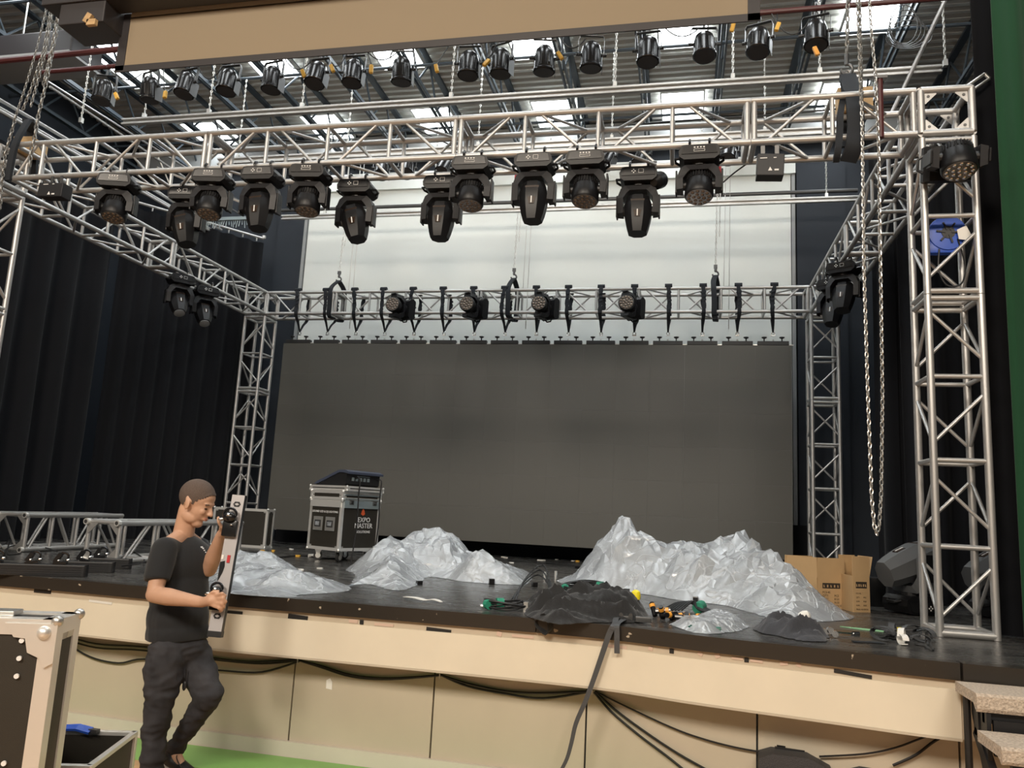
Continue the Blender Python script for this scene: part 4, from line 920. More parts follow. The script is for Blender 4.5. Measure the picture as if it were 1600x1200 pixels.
# ================================================================ PLASTIC SHEETS
def inside(p, poly):
    c = False; n = len(poly)
    for i in range(n):
        (x1, y1), (x2, y2) = poly[i], poly[(i + 1) % n]
        if (y1 > p[1]) != (y2 > p[1]) and p[0] < (x2 - x1) * (p[1] - y1) / (y2 - y1) + x1: c = not c
    return c
def edge_dist(p, poly):
    d = 9; n = len(poly); P_ = Vector(p)
    for i in range(n):
        a = Vector(poly[i]); b = Vector(poly[(i + 1) % n]); t = max(0, min(1, (P_ - a).dot(b - a) / max((b - a).length_squared, 1e-9)))
        d = min(d, (a + (b - a) * t - P_).length)
    return d
from mathutils.geometry import delaunay_2d_cdt
def sheet(name, outline, peaks, m, label, cat, seed=0, base=.05, cr=.10, cs=3.0, step=.024, edge=.26, thick=0.0, z0=ZS, smooth_ang=28, mode='film', layers=2):
    xs = [p[0] for p in outline]; ys = [p[1] for p in outline]; x0, x1, y0, y1 = min(xs), max(xs), min(ys), max(ys); mb = MB()
    for ly in range(layers if mode == 'film' else 1):
        rr = random.Random(seed + ly); sd = seed + ly * 7; pts = []; n = len(outline); bnd = 0
        O_ = [Vector(p) for p in outline]; sm = smoothpath([(p.x, p.y, 0) for p in O_] + [(O_[0].x, O_[0].y, 0)], 8)[:-1]
        ring = []; acc = 0; last = None
        for p in sm:
            if last is None or (p - last).length > step * .8: ring.append(Vector((p.x + .012 * rr.uniform(-1, 1), p.y + .012 * rr.uniform(-1, 1)))); last = p
        if (ring[0] - ring[-1]).length < step * .5: ring.pop()
        poly = [tuple(p) for p in ring]; bnd = len(ring); pts = list(ring)
        y = y0; j = 0
        while y < y1:
            x = x0 + (step / 2 if j % 2 else 0)
            while x < x1:
                q = (x + rr.uniform(-.38, .38) * step, y + rr.uniform(-.38, .38) * step)
                if inside(q, poly) and edge_dist(q, poly) > step * .45: pts.append(Vector(q))
                x += step
            y += step * .87; j += 1
        V, E_, F, _, _, _ = delaunay_2d_cdt(pts, [(i, (i + 1) % bnd) for i in range(bnd)], [], 1, 1e-6)
        vs = []
        for p in V:
            x, y = p.x, p.y; e = edge_dist((x, y), poly)
            wx = x + .10 * noise.noise(Vector((x * 2, y * 2, sd + 3))); wy = y + .10 * noise.noise(Vector((x * 2, y * 2, sd + 8))); h = 0
            for (px, py, ph_, pr_, pw_) in peaks:
                d = math.hypot(wx - px, wy - py) / pr_
                if d < 1: h = max(h, ph_ * (1 - d) ** pw_)
            def rid(f, sx, sy, o): return 1 - 2 * abs(noise.noise(Vector((wx * f * sx, wy * f * sy, sd + o))))
            k = min(1, e / edge); k = k * (2 - k)
            if mode == 'film':
                k = min(1, e / (edge * 1.15)) ** .95
                c_ = (rid(1.3, 1, 1.4, 4) * .45 + rid(2.9, 1.2, .8, 9) * .35 + rid(6, .8, 1.3, 13) * .2) * cr * 1.3 + rr.uniform(-1, 1) * cr * .13
                h = k * max(0, h * (1 if ly == 0 else .82) + base + c_ * (.45 + .55 * min(1, (h + .06) * 5))) * (1 - .12 * ly)
                h = max(.003, h)
            else:
                ux = wx * .9 + wy * .45; uy = wy * .9 - wx * .45
                def fo(f, o, sh=.22): return (1 - min(1, abs(noise.noise(Vector((ux * f * .55, uy * f * 1.9, sd + o)))) / .38)) ** 1.6
                r_ = .62 * fo(2.6, 4) + .34 * fo(5.5, 9) + .10 * fo(12, 15)
                k = min(1, e / edge)
                h = .005 + k ** .8 * (h * (.30 + .85 * r_) + base + cr * (r_ - .2)) + .010 * min(1, e / .03)
                h = max(.006, h)
            vs.append((x, y, z0 + h))
        mb.add(vs, [tuple(f) for f in F])
    me = mb.mesh(name, m, True, smooth_ang); o = bpy.data.objects.new(name, me); COL.objects.link(o)
    if thick:
        sm = o.modifiers.new('t', 'SOLIDIFY'); sm.thickness = thick
    return tag(o, label, cat)
def outl(pts): return [tuple(at_z(x, y, ZS).xy) for x, y in pts]
def peak(px, py, Y, r, pw=1.3):
    p = at_y(px, py, Y); return (p.x, p.y, p.z - ZS, r, pw)
sheet('plastic_sheet', outl([(870, 908), (905, 919), (1000, 928), (1060, 938), (1130, 946), (1175, 958), (1235, 972), (1332, 967), (1300, 952), (1232, 938), (1226, 912), (1150, 902), (1060, 896), (980, 891), (930, 897)]),
      [peak(972, 812, 7.9, .36, 1.2), peak(992, 862, 7.6, .7, 1.2), peak(1062, 872, 8.0, .6, 1.1), peak(1139, 856, 7.8, .75, 1.0), peak(1175, 880, 7.4, .6), peak(1215, 874, 7.7, .55, .9), peak(1262, 945, 6.6, .5, 1), peak(1085, 892, 7.3, .6, 1.2), peak(1145, 905, 6.9, .6, 1.1), peak(1210, 905, 7.0, .5, 1.1)],
      'film', 'biggest heap of clear plastic sheeting, at the right beside the cardboard boxes', 'plastic sheet', 3, .03, .20, 3.2, .060, smooth_ang=20)
sheet('plastic_sheet', outl([(543, 917), (575, 913), (620, 923), (650, 915), (668, 902), (700, 905), (735, 910), (822, 913), (822, 893), (760, 893), (742, 882), (690, 885), (640, 878), (600, 885), (565, 890), (540, 890), (556, 900)]),
      [peak(650, 850, 8.0, .65, .8), peak(672, 850, 8.1, .6, .8), peak(690, 862, 7.9, .4, .8), peak(570, 866, 7.4, .45, .8), peak(600, 862, 7.6, .5, .9), peak(620, 888, 6.9, .5, .9), peak(580, 885, 6.9, .4), peak(738, 865, 7.3, .30, .9), peak(815, 893, 7.3, .3, .8), peak(780, 893, 7.3, .35, .8)],
      'film', 'middle heap of clear plastic sheeting on the stage right of the console case', 'plastic sheet', 11, .03, .16, 3.2, .055, smooth_ang=20)
sheet('plastic_sheet', outl([(300, 920), (380, 930), (455, 934), (470, 930), (541, 924), (535, 913), (460, 905), (470, 893), (440, 880), (380, 878), (330, 880), (300, 890)]),
      [peak(455, 876, 6.6, .35, .9), peak(425, 880, 6.8, .5, .9), peak(360, 882, 6.6, .6, .8), peak(530, 915, 5.75, .25, .8), peak(400, 905, 5.8, .5), peak(462, 915, 5.5, .3)],
      'film', 'low spread of clear plastic sheeting behind the man at the left stage edge', 'plastic sheet', 21, .02, .13, 3.4, .055, smooth_ang=20)
sheet('plastic_bag', outl([(1048, 976), (1085, 989), (1130, 990), (1168, 981), (1150, 969), (1110, 966), (1075, 970)]), [peak(1120, 968, 5.6, .25, .8)], 'film', 'crumpled clear plastic bag on the stage edge by the green markers', 'plastic bag', 31, .02, .07, 9, .022, .08)

# ================================================================ CLOTHS
def cloth_lump(name, caps, m, label, seed, vox=.011, amp=.022, fs_=6):
    mb = MB()
    for (a, b, r1, r2) in caps: mb.cap(a, b, r1, r2)
    o = mb.build(name, m)
    def fold(co, n):
        q = Vector((co.x * fs_ + seed, co.y * fs_ * 1.8, co.z * fs_)); v = noise.noise(q) ; w_ = abs(noise.noise(q * 1.7 + Vector((3, 1, 2))))
        return amp * (v - 1.6 * w_ + .3)
    finish(o, vox, 6, m, fold)
    for v in o.data.vertices:
        if v.co.z < ZS + .003 and v.co.y > lip_y(v.co.x) - .035: v.co.z = ZS + .003
    return tag(o, label, 'cloth')
def S(x, y, dz=0): p = at_z(x, y, ZS); return Vector((p.x, p.y, ZS + dz))
sheet('black_cloth', outl([(817, 948), (822, 962), (835, 968), (858, 974), (880, 977), (930, 974), (975, 974), (1006, 972), (1012, 962), (996, 952), (965, 944), (945, 938), (928, 928), (905, 932), (870, 938), (845, 941)]),
      [peak(922, 928, 5.7, .28, .9), peak(885, 940, 5.4, .35, .8), peak(850, 945, 5.35, .3, .8), peak(960, 948, 5.45, .4, .8), peak(925, 950, 5.3, .4, .8), peak(990, 955, 5.45, .25, .8)], 'fabric_black', 'heap of black cloth lying over cables at the middle of the stage edge', 'cloth', 41, .02, .12, 3, .018, .10, .004, smooth_ang=70, mode='cloth')
t = empty('cloth_sleeve', S(870, 975, .05), label='rolled end of black cloth poking over the stage edge', cat='cloth')
mb = MB(); a = at_y(847, 975, 4.98); b = S(905, 958, .09); n = 18; path = smoothpath([a, a.lerp(b, .35) + Vector((0, 0, .012)), a.lerp(b, .7) + Vector((0, 0, .012)), b], 4)
vs = []; fs = []; 
for i, p in enumerate(path):
    d = (b - a).normalized(); u = Vector((0, 0, 1)) - d * d.z; u.normalize(); v = d.cross(u); r = .062 - .012 * i / len(path)
    for j in range(n): tt = 2 * PI * j / n; rr = r * (1 + .16 * math.sin(tt * 3 + i * .35)); vs.append(p + u * math.cos(tt) * rr * 1.05 + v * math.sin(tt) * rr * .8)
for i in range(len(path) - 1):
    for j in range(n): fs.append((i * n + j, i * n + (j + 1) % n, i * n + n + (j + 1) % n, i * n + n + j))
mb.add(vs, fs); o = mb.build('sleeve', 'fabric_black', t, True, world=True, angle=60); sm = o.modifiers.new('t', 'SOLIDIFY'); sm.thickness = .006
sheet('grey_cloth', outl([(1176, 985), (1195, 991), (1230, 998), (1262, 1003), (1290, 1003), (1294, 993), (1285, 983), (1260, 980), (1240, 975), (1215, 968), (1192, 974)]),
      [peak(1215, 970, 5.25, .22, .8), peak(1235, 974, 5.2, .2, .8), peak(1280, 984, 5.1, .2, .8), peak(1255, 984, 5.15, .2, .8)], 'fabric_grey', 'crumpled dark grey cloth near the right part of the stage edge', 'cloth', 52, .015, .07, 3, .014, .08, .004, smooth_ang=70, mode='cloth')
t = empty('cup', S(1257, 984, .05), label='small white cup lying on the dark grey cloth', cat='cup'); mb = MB(); mb.lathe([(.028, -.03), (.036, 0), (.030, .028), (.012, .04)], 14, Euler((0, 1.2, 0)).to_matrix().to_4x4()); mb.build('cup_body', 'paper', t, True)
t.location.z = ZS + .085
# ================================================================ CABLES ON THE STAGE
def coil(label, c, R, turns, tilt, seed, tie=None, r=.006, name='cable_coil', m='cable', flat=.6):
    rr = random.Random(seed); t = empty(name, c, label=label, cat='cable coil'); t.rotation_euler = tilt
    mb = MB(); pts = []
    N = turns * 22
    for k in range(N): a = 2 * PI * k / 22; q = R * (1 + .10 * math.sin(k * .37 + seed) + .05 * rr.uniform(-1, 1)); pts.append((math.cos(a) * q, math.sin(a) * q * flat, .012 + .05 * (k / N) + .01 * math.sin(a * 2 + seed + k * .05)))
    mb.tube(smoothpath(pts, 2), r, 6); mb.build('cable', m, t, True)
    for a in (tie or []):
        mb = MB(); mb.cyl((math.cos(a) * R - .025 * math.sin(a), math.sin(a) * R * flat + .02 * math.cos(a), .035), (math.cos(a) * R + .025 * math.sin(a), math.sin(a) * R * flat - .02 * math.cos(a), .035), .034, n=10); mb.build('cable_tie', 'green_tie', t, True)
    return t
c1 = coil('coil of black cable with two green ties, leftmost on the stage edge', S(790, 953), .13, 6, (0, 0, .2), 1, (1.9, 3.6))
mb = MB(); mb.cyl((-.17, -.02, .02), (-.12, -.02, .02), .011, n=10); mb.build('plug', 'zinc', c1)
coil('coil of black cable with green ties behind the black cloth', S(920, 933, .03), .20, 9, (.25, .0, -.1), 2, (1.2, 3.4, 4.2), .0065)
t = empty('loose_cable', S(830, 955), label='loose black cable arching beside the leftmost coil', cat='cable')
for k in range(3):
    mb = MB(); mb.tube(smoothpath([S(790 + k * 6, 950), S(812 + k * 3, 940, .10 + .03 * k), S(838 + k * 4, 930, .16 + .04 * k), S(856 + k * 2, 940, .12), S(858 + k * 3, 952, .01)], 6), .006, 6); mb.build('cable', 'cable', t, True, world=True)
mb = MB(); mb.box(S(822, 955, .03), (.03, .05, .06)); mb.build('plug', 'zinc', t, world=True)
bx = empty('cable_box', S(950, 938), (0, 0, -.15), 'small grey box with black slots behind the black cloth', 'box')
mb = MB(); mb.box((0, 0, .05), (.17, .16, .09), bev=.006); mb.build('box_body', 'paper', bx)
mb = MB()
for k in range(5): mb.box((-.04 + k * .02, -.082, .055), (.008, .003, .04))
mb.box((-.02, -.081, .05), (.11, .002, .062)); mb.build('slot', 'black', bx)
t = empty('distribution_cable', S(1070, 965), label='black cable bundle with many orange capped connectors on the stage edge', cat='cable')
for k in range(13):
    a = S(1022 + 5.5 * k + rnd.uniform(-3, 3), 962 + k * .8 + rnd.uniform(-6, 5), .02 + rnd.uniform(0, .03)); d = Vector((rnd.uniform(-1, 1), rnd.uniform(-1, .3), rnd.uniform(-.1, .3))).normalized() * .05
    mb = MB(); mb.cyl(a - d, a + d, .017, n=10); c_ = mb.build('connector', 'black_gloss', t, True, world=True)
    mb = MB(); mb.v = []; mb.cyl(a + d * .3 - t.location, a + d * .75 - t.location, .020, n=10); mb.build('orange_ring', 'orange', c_, True)
for k in range(7):
    mb = MB(); mb.tube(smoothpath([S(1035 + k * 5, 958, .02), S(1060 + k * 4, 952 + k, .05 + .006 * k), S(1090, 953 + k * 1.2, .04), S(1117, 962 + k * .6, .02)], 5), .007, 6); mb.build('cable', 'cable', t, True, world=True)
mb = MB(); mb.cyl(S(1090, 958, .035), S(1096, 954, .035), .04, n=12); mb.build('cable_tie', 'green_tie', t, True, world=True)
for i, (px, py, rz) in enumerate(((1087, 985, .5), (1112, 987, -.1))):
    t = empty('green_marker', S(px, py), (0, 0, rz), 'dark green roll by the clear plastic bag, %s of two' % ('left' if i == 0 else 'right'), 'marker', 'green rolls on the stage edge'); mb = MB(); L = .035 if i == 0 else .055; mb.cyl((-L, 0, .017), (L, 0, .017), .016, n=12); mb.cyl((-L - .012, 0, .017), (-L, 0, .017), .010, n=10); mb.build('barrel', 'green_marker', t, True)
t = empty('yellow_ball', S(993, 952, .10), label='bright yellow cap sticking out of the black cloth', cat='cap'); mb = MB(); mb.lathe([(.032, -.03), (.036, 0), (.030, .025), (.012, .038)], 14); mb.build('cap', 'bright_yellow', t, True); t.name = 'yellow_cap'
for px, py in ((858, 948), (868, 946)):
    t = empty('yellow_cap', S(px, py, .10), label='small yellow plug tip between the loose cable and the coil', cat='plug', group='small yellow tips'); mb = MB(); mb.ell((0, 0, 0), (.018, .014, .012)); mb.build('tip', 'bright_yellow', t, True)
# ratchet strap hanging down the stage front
rt_ = empty('ratchet_strap', S(975, 968), label='grey ratchet strap hanging down the stage front from the black cloth', cat='strap')
y0 = lip_y(-.35) - .05
pts = [S(990, 972, .02), S(965, 972, .03), Vector((at_y(960, 975, y0).x, y0 + .02, ZS + .012))] + [at_y(x, y, y0) for x, y in ((952, 990), (940, 1025), (928, 1060), (915, 1095), (900, 1130), (893, 1160), (886, 1185), (876, 1205))]
mb = MB(); mb.strip(smoothpath([p - rt_.location for p in pts], 4), (1, .0, 0), [.035] * 8 + [.036 - .0005 * k for k in range(200)][:len(smoothpath(pts, 4)) - 8], .003); mb.build('webbing', 'webbing_grey', rt_)
pts = [S(975, 973, .02), Vector((at_y(964, 978, y0).x, y0 + .02, ZS + .012))] + [at_y(x, y, y0 - .005) for x, y in ((964, 990), (964, 1021))]
mb = MB(); mb.strip(smoothpath([p - rt_.location for p in pts], 4), (1, 0, 0), .033, .003); mb.build('webbing', 'webbing_grey', rt_)
mb = MB(); q = S(978, 972, .025); mb.box(q, (.09, .05, .03), bev=.004); mb.cyl(q + Vector((-.03, -.03, .02)), q + Vector((-.03, .03, .02)), .014, n=10); mb.cyl(q + Vector((.03, -.03, .02)), q + Vector((.03, .03, .02)), .014, n=10); mb.box(q + Vector((.11, .0, .0)), (.10, .04, .035), bev=.006)
mb.build('ratchet', 'steel_dark', rt_, True, world=True)
# bundle of webbing near the right tower
wb_ = empty('webbing_bundle', S(1405, 1005), label='tangle of dark grey webbing loops on the stage edge before the right tower', cat='strap')
rr = random.Random(4)
for k in range(11):
    c = S(1380 + 8 * k * .8 + rr.uniform(-8, 8), 1003 + rr.uniform(-8, 8), 0); a0 = rr.uniform(0, 6); R = rr.uniform(.03, .055)
    mb = MB(); pts = [c + Vector((math.cos(a0) * math.cos(t_) * R * 1.5, math.sin(a0) * math.cos(t_) * R * 1.5, R * .9 + math.sin(t_) * R * .8)) for t_ in [2 * PI * q / 12 * .85 for q in range(13)]]
    mb.strip([p - wb_.location for p in pts], (-math.sin(a0), math.cos(a0), .1), .035, .004); mb.build('loop', 'paper' if k in (4, 5) else 'webbing_grey', wb_)
mb = MB(); mb.strip([S(1332, 1003, .004), S(1350, 1004, .004), S(1380, 1006, .006)], (0, 1, 0), .05, .003); mb.build('loose_end', 'webbing', wb_, world=True)
mb = MB(); mb.tube([S(1447, 1000, .0), S(1446, 1012, .012), S(1458, 1018, .006), S(1447, 1000, .05)], .007, 6, True); o = mb.build('triangle_ring', 'steel_dark', smooth=True); tag(o, 'small dark triangular ring standing on the stage by the right tower', 'ring')
# metal clamp with long pin
t = empty('metal_clamp', S(1297, 996), label='shiny metal clamp with a thin rod beside the dark grey cloth', cat='clamp')
mb = MB(); q = S(1297, 996, .03)
for dx, dy, dz in ((-.03, 0, 0), (.0, .0, .012), (.025, -.01, -.006)): mb.cyl(q + Vector((dx, dy - .02, dz)), q + Vector((dx, dy + .02, dz)), .02, n=12)
mb.build('clamp_body', 'chrome', t, True, world=True); mb = MB(); mb.cyl(S(1305, 993, .02), S(1338, 992, .006), .005, n=8); mb.cyl(S(1332, 992, .008), S(1342, 992, .008), .012, n=8); mb.build('rod', 'chrome', t, True, world=True)
# flat scraps
def scrap(px, py, w_, d_, m, label, cat, group=None, rz=0, h=.004, name='scrap'):
    p = S(px, py); mb = MB(); k = 7; pts = [(math.cos(2 * PI * i / k) * w_ / 2 * (1 + .35 * math.sin(i * 2.3 + px)), math.sin(2 * PI * i / k) * d_ / 2 * (1 + .3 * math.cos(i * 1.7 + py))) for i in range(k)]
    mb.prism(pts, 0, h, 'z'); o = mb.build(name, m); o.location = p + Vector((0, 0, .001)); o.rotation_euler.z = rz; return tag(o, label, cat, group)
t = empty('white_strip', S(662, 939), label='white crumpled strip lying near the stage edge between the two plastic heaps', cat='strip')
mb = MB(); mb.strip(smoothpath([S(632, 935, .012), S(648, 938, .02), S(664, 940, .012), S(678, 941, .02), S(690, 943, .01)], 4), (.2, 1, 0), [.03, .04, .05, .05, .06, .06, .06, .06, .06, .05, .05, .05, .05, .04, .04, .03, .02], .004); mb.build('strip', 'paper', t, world=True)
for i, (px, py) in enumerate(((455, 859), (753, 866), (712, 866), (793, 885), (870, 875), (895, 877), (845, 876), (636, 856), (787, 871), (748, 873), (470, 891), (500, 889), (937, 880), (790, 872), (800, 880))):
    scrap(px, py, .07 if i % 3 else .13, .05, 'paper', 'small white scrap lying on the rear of the stage floor', 'scrap', 'white scraps on the stage', rnd.uniform(0, 3), .012)
for px, py in ((762, 878), (902, 878), (410, 862), (419, 866), (427, 862), (465, 870), (1408, 986)):
    scrap(px, py, .05, .05, 'bright_yellow' if px == 1408 else 'yellow', 'small yellow bit on the stage floor', 'scrap', 'yellow bits on the stage', rnd.uniform(0, 3), .02)
scrap(1352, 984, .26, .06, 'green_tape', 'pale green piece of tape on the stage before the cardboard boxes', 'tape', rz=-.3)
BL = [0, 0, 'small black block before the middle plastic heap', 'small black block behind the loose cable', 'small flat black block under the middle plastic heap', 'small black block at the rear of the stage floor', 'small dark block at the front of the biggest plastic heap', 'small dark block at the front right of the biggest plastic heap']
for i, (px, py, hh) in enumerate(((851, 905, .07), (868, 905, .08), (768, 913, .05), (835, 917, .04), (655, 913, .03), (902, 888, .03), (979, 927, .04), (1087, 941, .045))):
    p = S(px, py); mb = MB()
    if i < 2: mb.cyl((0, 0, 0), (0, 0, hh), .014, n=10); mb.cyl((0, 0, hh * .5), (0, 0, hh + .002), .016, n=10)
    else: mb.box((0, 0, hh / 2), (.05, .04, hh), (0, 0, .2 * i), bev=.004)
    o = mb.build('connector' if i < 2 else 'rubber_block', 'black_gloss' if i > 1 else 'zinc'); o.location = p; tag(o, ('left' if i == 0 else 'right') + ' of two small upright metal connectors by the biggest plastic heap' if i < 2 else BL[i], 'connector' if i < 2 else 'block', 'upright connectors' if i < 2 else 'black blocks on the stage')
mb = MB(); mb.tube([Vector((math.cos(a) * .05, math.sin(a) * .05, .012)) for a in [2 * PI * k / 16 for k in range(16)]], .012, 6, True); o = mb.build('tape_ring', 'paper', smooth=True); o.location = S(711, 865); tag(o, 'white ring lying on the rear of the stage floor', 'ring')
mb = MB(); mb.tube(smoothpath([S(x, y, .008) for x, y in ((400, 868), (430, 872), (470, 869), (500, 873), (540, 874))], 5), .009, 6); o = mb.build('floor_cable', 'cable', smooth=True); tag(o, 'black cable running on the floor under the console case', 'cable')
mb = MB(); mb.tube(smoothpath([S(x, y, .008) for x, y in ((330, 862), (360, 868), (395, 864), (420, 870), (380, 874), (350, 870))], 5), .008, 6); o = mb.build('floor_cable', 'cable', smooth=True); tag(o, 'black cable lying by the black road case at the left', 'cable')
mb = MB(); mb.cyl(S(482, 871, .02), S(489, 871, .02), .02, n=10); o = mb.build('cable_plug', 'paper', smooth=True); tag(o, 'white cable plug on the floor beside the console case', 'plug')
mb = MB(); mb.tube([S(327, 872, .02) + Vector((math.cos(a) * .07, math.sin(a) * .05, 0)) for a in [2 * PI * k / 14 for k in range(14)]], .016, 6, True); o = mb.build('blue_ring', 'blue', smooth=True); tag(o, 'blue strap ring on the stage behind the man', 'ring')

# ================================================================ CARDBOARD BOXES
def carton(loc, f, s, h, fh, label, tri, lift):
    t = empty('cardboard_box', loc, label=label, cat='box'); f = Vector((*f, 0)); s = Vector((*s, 0)); up = Vector((0, 0, 1)); th = .005
    def wall(name, a, u, z0, z1, lean=0, m='cardboard'):
        n_ = Vector((u.y, -u.x, 0)).normalized() * th; mb = MB(); L = Vector((u.y, -u.x, 0)).normalized() * lean
        q = [a + up * z0, a + u + up * z0, a + u * .985 + L + up * z1, a + u * .015 + L + up * z1]
        mb.add(q + [p - n_ for p in q], [(0, 1, 2, 3), (7, 6, 5, 4), (0, 4, 5, 1), (1, 5, 6, 2), (2, 6, 7, 3), (3, 7, 4, 0)]); return mb.build(name, m, t)
    O = Vector((0, 0, 0)); corners = [(O, f), (f, s), (f + s, -f), (s, -s)]
    for i, (a, u) in enumerate(corners):
        w0 = wall('side', a, u, 0, h)
        if lift[i] is not None: wall('flap', a, u, h, h + fh, lift[i])
    mb = MB(); mb.add([O + up * .003, f + up * .003, f + s + up * .003, s + up * .003], [(0, 1, 2, 3)]); mb.build('bottom', 'cardboard_in', t)
    # print on the front (f side) : label bar, text rows; triangle on the s side
    fu = f.normalized(); nf = Vector((fu.y, -fu.x, 0)) * .0015; W = f.length
    def dab(u0, u1, z0, z1, name='print', m='print_black'):
        mb = MB(); q = [fu * u0 + up * z0 + nf, fu * u1 + up * z0 + nf, fu * u1 + up * z1 + nf, fu * u0 + up * z1 + nf]; mb.add(q, [(0, 1, 2, 3)]); return mb
    dab(W * .18, W * .82, h * .66, h * .84).build('printed_bar', 'print_black', t)
    mb = MB(); 
    for k in range(5):
        z = h * .74; u = W * (.24 + k * .125); p = fu * u + up * z + nf * 1.6
        mb.add([p + fu * -.006 - up * .010, p + fu * .006 - up * .010, p + fu * (.006 if k % 2 else .0) + up * .010, p + fu * -.006 + up * .010], [(0, 1, 2, 3)])
    mb.build('printed_symbols', 'cardboard', t)
    rows_ = ['PCS 45.', 'QTY:        PCS', 'G.W:        KGS', 'N.W:        KGS', 'MEAS: 45X30X30']
    for k, txt in enumerate(rows_):
        rot = Matrix((( fu.x, 0, -nf.normalized().x * -1, 0), (fu.y, 0, nf.normalized().y, 0), (0, 1, 0, 0), (0, 0, 0, 1)))
        rot = Matrix.Identity(4); z_ = nf.normalized(); y_ = up; x_ = fu
        for r_ in range(3): rot[r_][0] = x_[r_]; rot[r_][1] = y_[r_]; rot[r_][2] = z_[r_]
        text_mesh(txt, W * .095, 'print_black', t, Matrix.Translation(fu * W * .18 + up * h * (.50 - k * .11) + nf) @ rot, 'LEFT', 'printed_text', .0003)
    if tri:
        su = s.normalized(); ns_ = Vector((-su.y, su.x, 0)) * .0015; 
        if ns_.dot(f) > 0: ns_ = -ns_
        Ls = s.length; a = su * Ls * .28 + up * h * .18; b = su * Ls * .78 + up * h * .18; c = su * Ls * .53 + up * h * .80
        mb = MB()
        for p, q in ((a, b), (b, c), (c, a)): mb.cyl(p + ns_, q + ns_, .0022, n=4)
        mb.build('printed_triangle', 'print_black', t)
    return t
n0 = S(1277.5, 950.5); r0 = S(1321, 951.5); l0 = S(1236, 938)
carton(n0, ((r0 - n0).x, (r0 - n0).y), (-.235, .20), .245, .165, 'open cardboard box with a printed triangle, left one beside the plastic heap', True, [.0, None, -.02, .0])
n1 = S(1333, 956.5); r1 = S(1360, 957)
b2 = carton(n1, ((r1 - n1).x, (r1 - n1).y), (-.06, .26), .285, .155, 'open cardboard box, right one of the pair', False, [.0, .03, .0, None])
t = empty('bin', S(1371, 948) + Vector((0, .1, 0)), label='small black bin just behind the right cardboard box', cat='bin'); mb = MB(); mb.lathe([(.085, 0), (.10, .235)], 18); mb.build('bin_body', 'black', t, True); mb = MB(); mb.lathe([(.104, .232), (.104, .245), (.09, .246)], 18); mb.build('rim', 'plastic_grey', t, True)

# ================================================================ ROAD CASES
def road_case(t, w_, d_, h_, panel='lid_black', edge=.032, balls=True):
    """origin at the bottom centre"""
    mb = MB(); mb.box((0, 0, h_ / 2), (w_ - .012, d_ - .012, h_ - .012)); body = mb.build('body', panel, t)
    e = edge
    for sx in (-1, 1):
        for sy in (-1, 1):
            mb = MB(); mb.box((sx * (w_ / 2 - e / 2), sy * (d_ / 2 - .004), h_ / 2), (e, .010, h_)); mb.box((sx * (w_ / 2 - .004), sy * (d_ / 2 - e / 2), h_ / 2), (.010, e, h_)); mb.build('edge_profile', 'alu_edge', t)
    for z in (e / 2, h_ - e / 2):
        for sy in (-1, 1): mb = MB(); mb.box((0, sy * (d_ / 2 - .004), z), (w_, .011, e)); mb.box((0, sy * (d_ / 2 - e / 2), z + (.5 * e - .004 if z > e else -.5 * e + .004)), (w_, e, .010)); mb.build('edge_profile', 'alu_edge', t)
        for sx in (-1, 1): mb = MB(); mb.box((sx * (w_ / 2 - .004), 0, z), (.011, d_, e)); mb.box((sx * (w_ / 2 - e / 2), 0, z + (.5 * e - .004 if z > e else -.5 * e + .004)), (e, d_, .010)); mb.build('edge_profile', 'alu_edge', t)
    if balls:
        for sx in (-1, 1):
            for sy in (-1, 1):
                for z in (0, 1):
                    c = Vector((sx * (w_ / 2 - .006), sy * (d_ / 2 - .006), z * h_ + (.006 if z == 0 else -.006))); mb = MB(); mb.ell(c, min(e * .62, .024), n=12, m=8)
                    zz = -1 if z else 1
                    mb.box(c + Vector((-sx * e * .9, sy * .002, zz * e * .7)), (e * 1.8, .006, e * 1.3), bev=.002); mb.box(c + Vector((sx * .002, -sy * e * .9, zz * e * .7)), (.006, e * 1.8, e * 1.3), bev=.002)
                    mb.build('ball_corner', 'zinc' if e > .03 else 'alu_edge', t, True)
    return body
def latch(t, c, nrm, size=.11):
    # butterfly latch plate facing nrm ('-y','+x'...)
    R_ = {'-y': Matrix.Identity(4), '+x': Matrix.Rotation(PI / 2, 4, 'Z'), '-x': Matrix.Rotation(-PI / 2, 4, 'Z'), '+y': Matrix.Rotation(PI, 4, 'Z')}[nrm]
    mb = MB(); mb.xf = Matrix.Translation(c) @ R_; mb.box((0, -.003, 0), (size, .008, size), bev=.003); p = mb.build('latch', 'zinc', t)
    mb = MB(); mb.xf = Matrix.Translation(c) @ R_; mb.box((0, -.008, 0), (size * .66, .006, size * .5)); mb.build('latch_recess', 'steel_dark', p)
    mb = MB(); mb.xf = Matrix.Translation(c) @ R_; mb.box((0, -.014, 0), (size * .42, .007, size * .3), bev=.002); mb.build('butterfly', 'chrome', p)
def caster(t, x, y, r=.05, a=0):
    mb = MB(); m_ = Matrix.Translation((x, y, 0)) @ Matrix.Rotation(a, 4, 'Z'); mb.xf = m_
    mb.cyl((-.016, 0, r), (.016, 0, r), r, n=18); wh = mb.build('wheel', 'rubber', t, True)
    mb = MB(); mb.xf = m_; mb.cyl((-.018, 0, r), (.018, 0, r), r * .6, n=14); mb.build('wheel_hub', 'zinc', wh, True)
    mb = MB(); mb.xf = m_
    for s in (-1, 1): mb.prism([(-.012, r * .8), (.012, r * .8), (.032, r * 2.2), (-.032, r * 2.2)], s * .024 - .002, s * .024 + .002, 'x')
    mb.box((0, 0, r * 2.25), (.06, .075, .008)); mb.build('caster_fork', 'zinc', t)
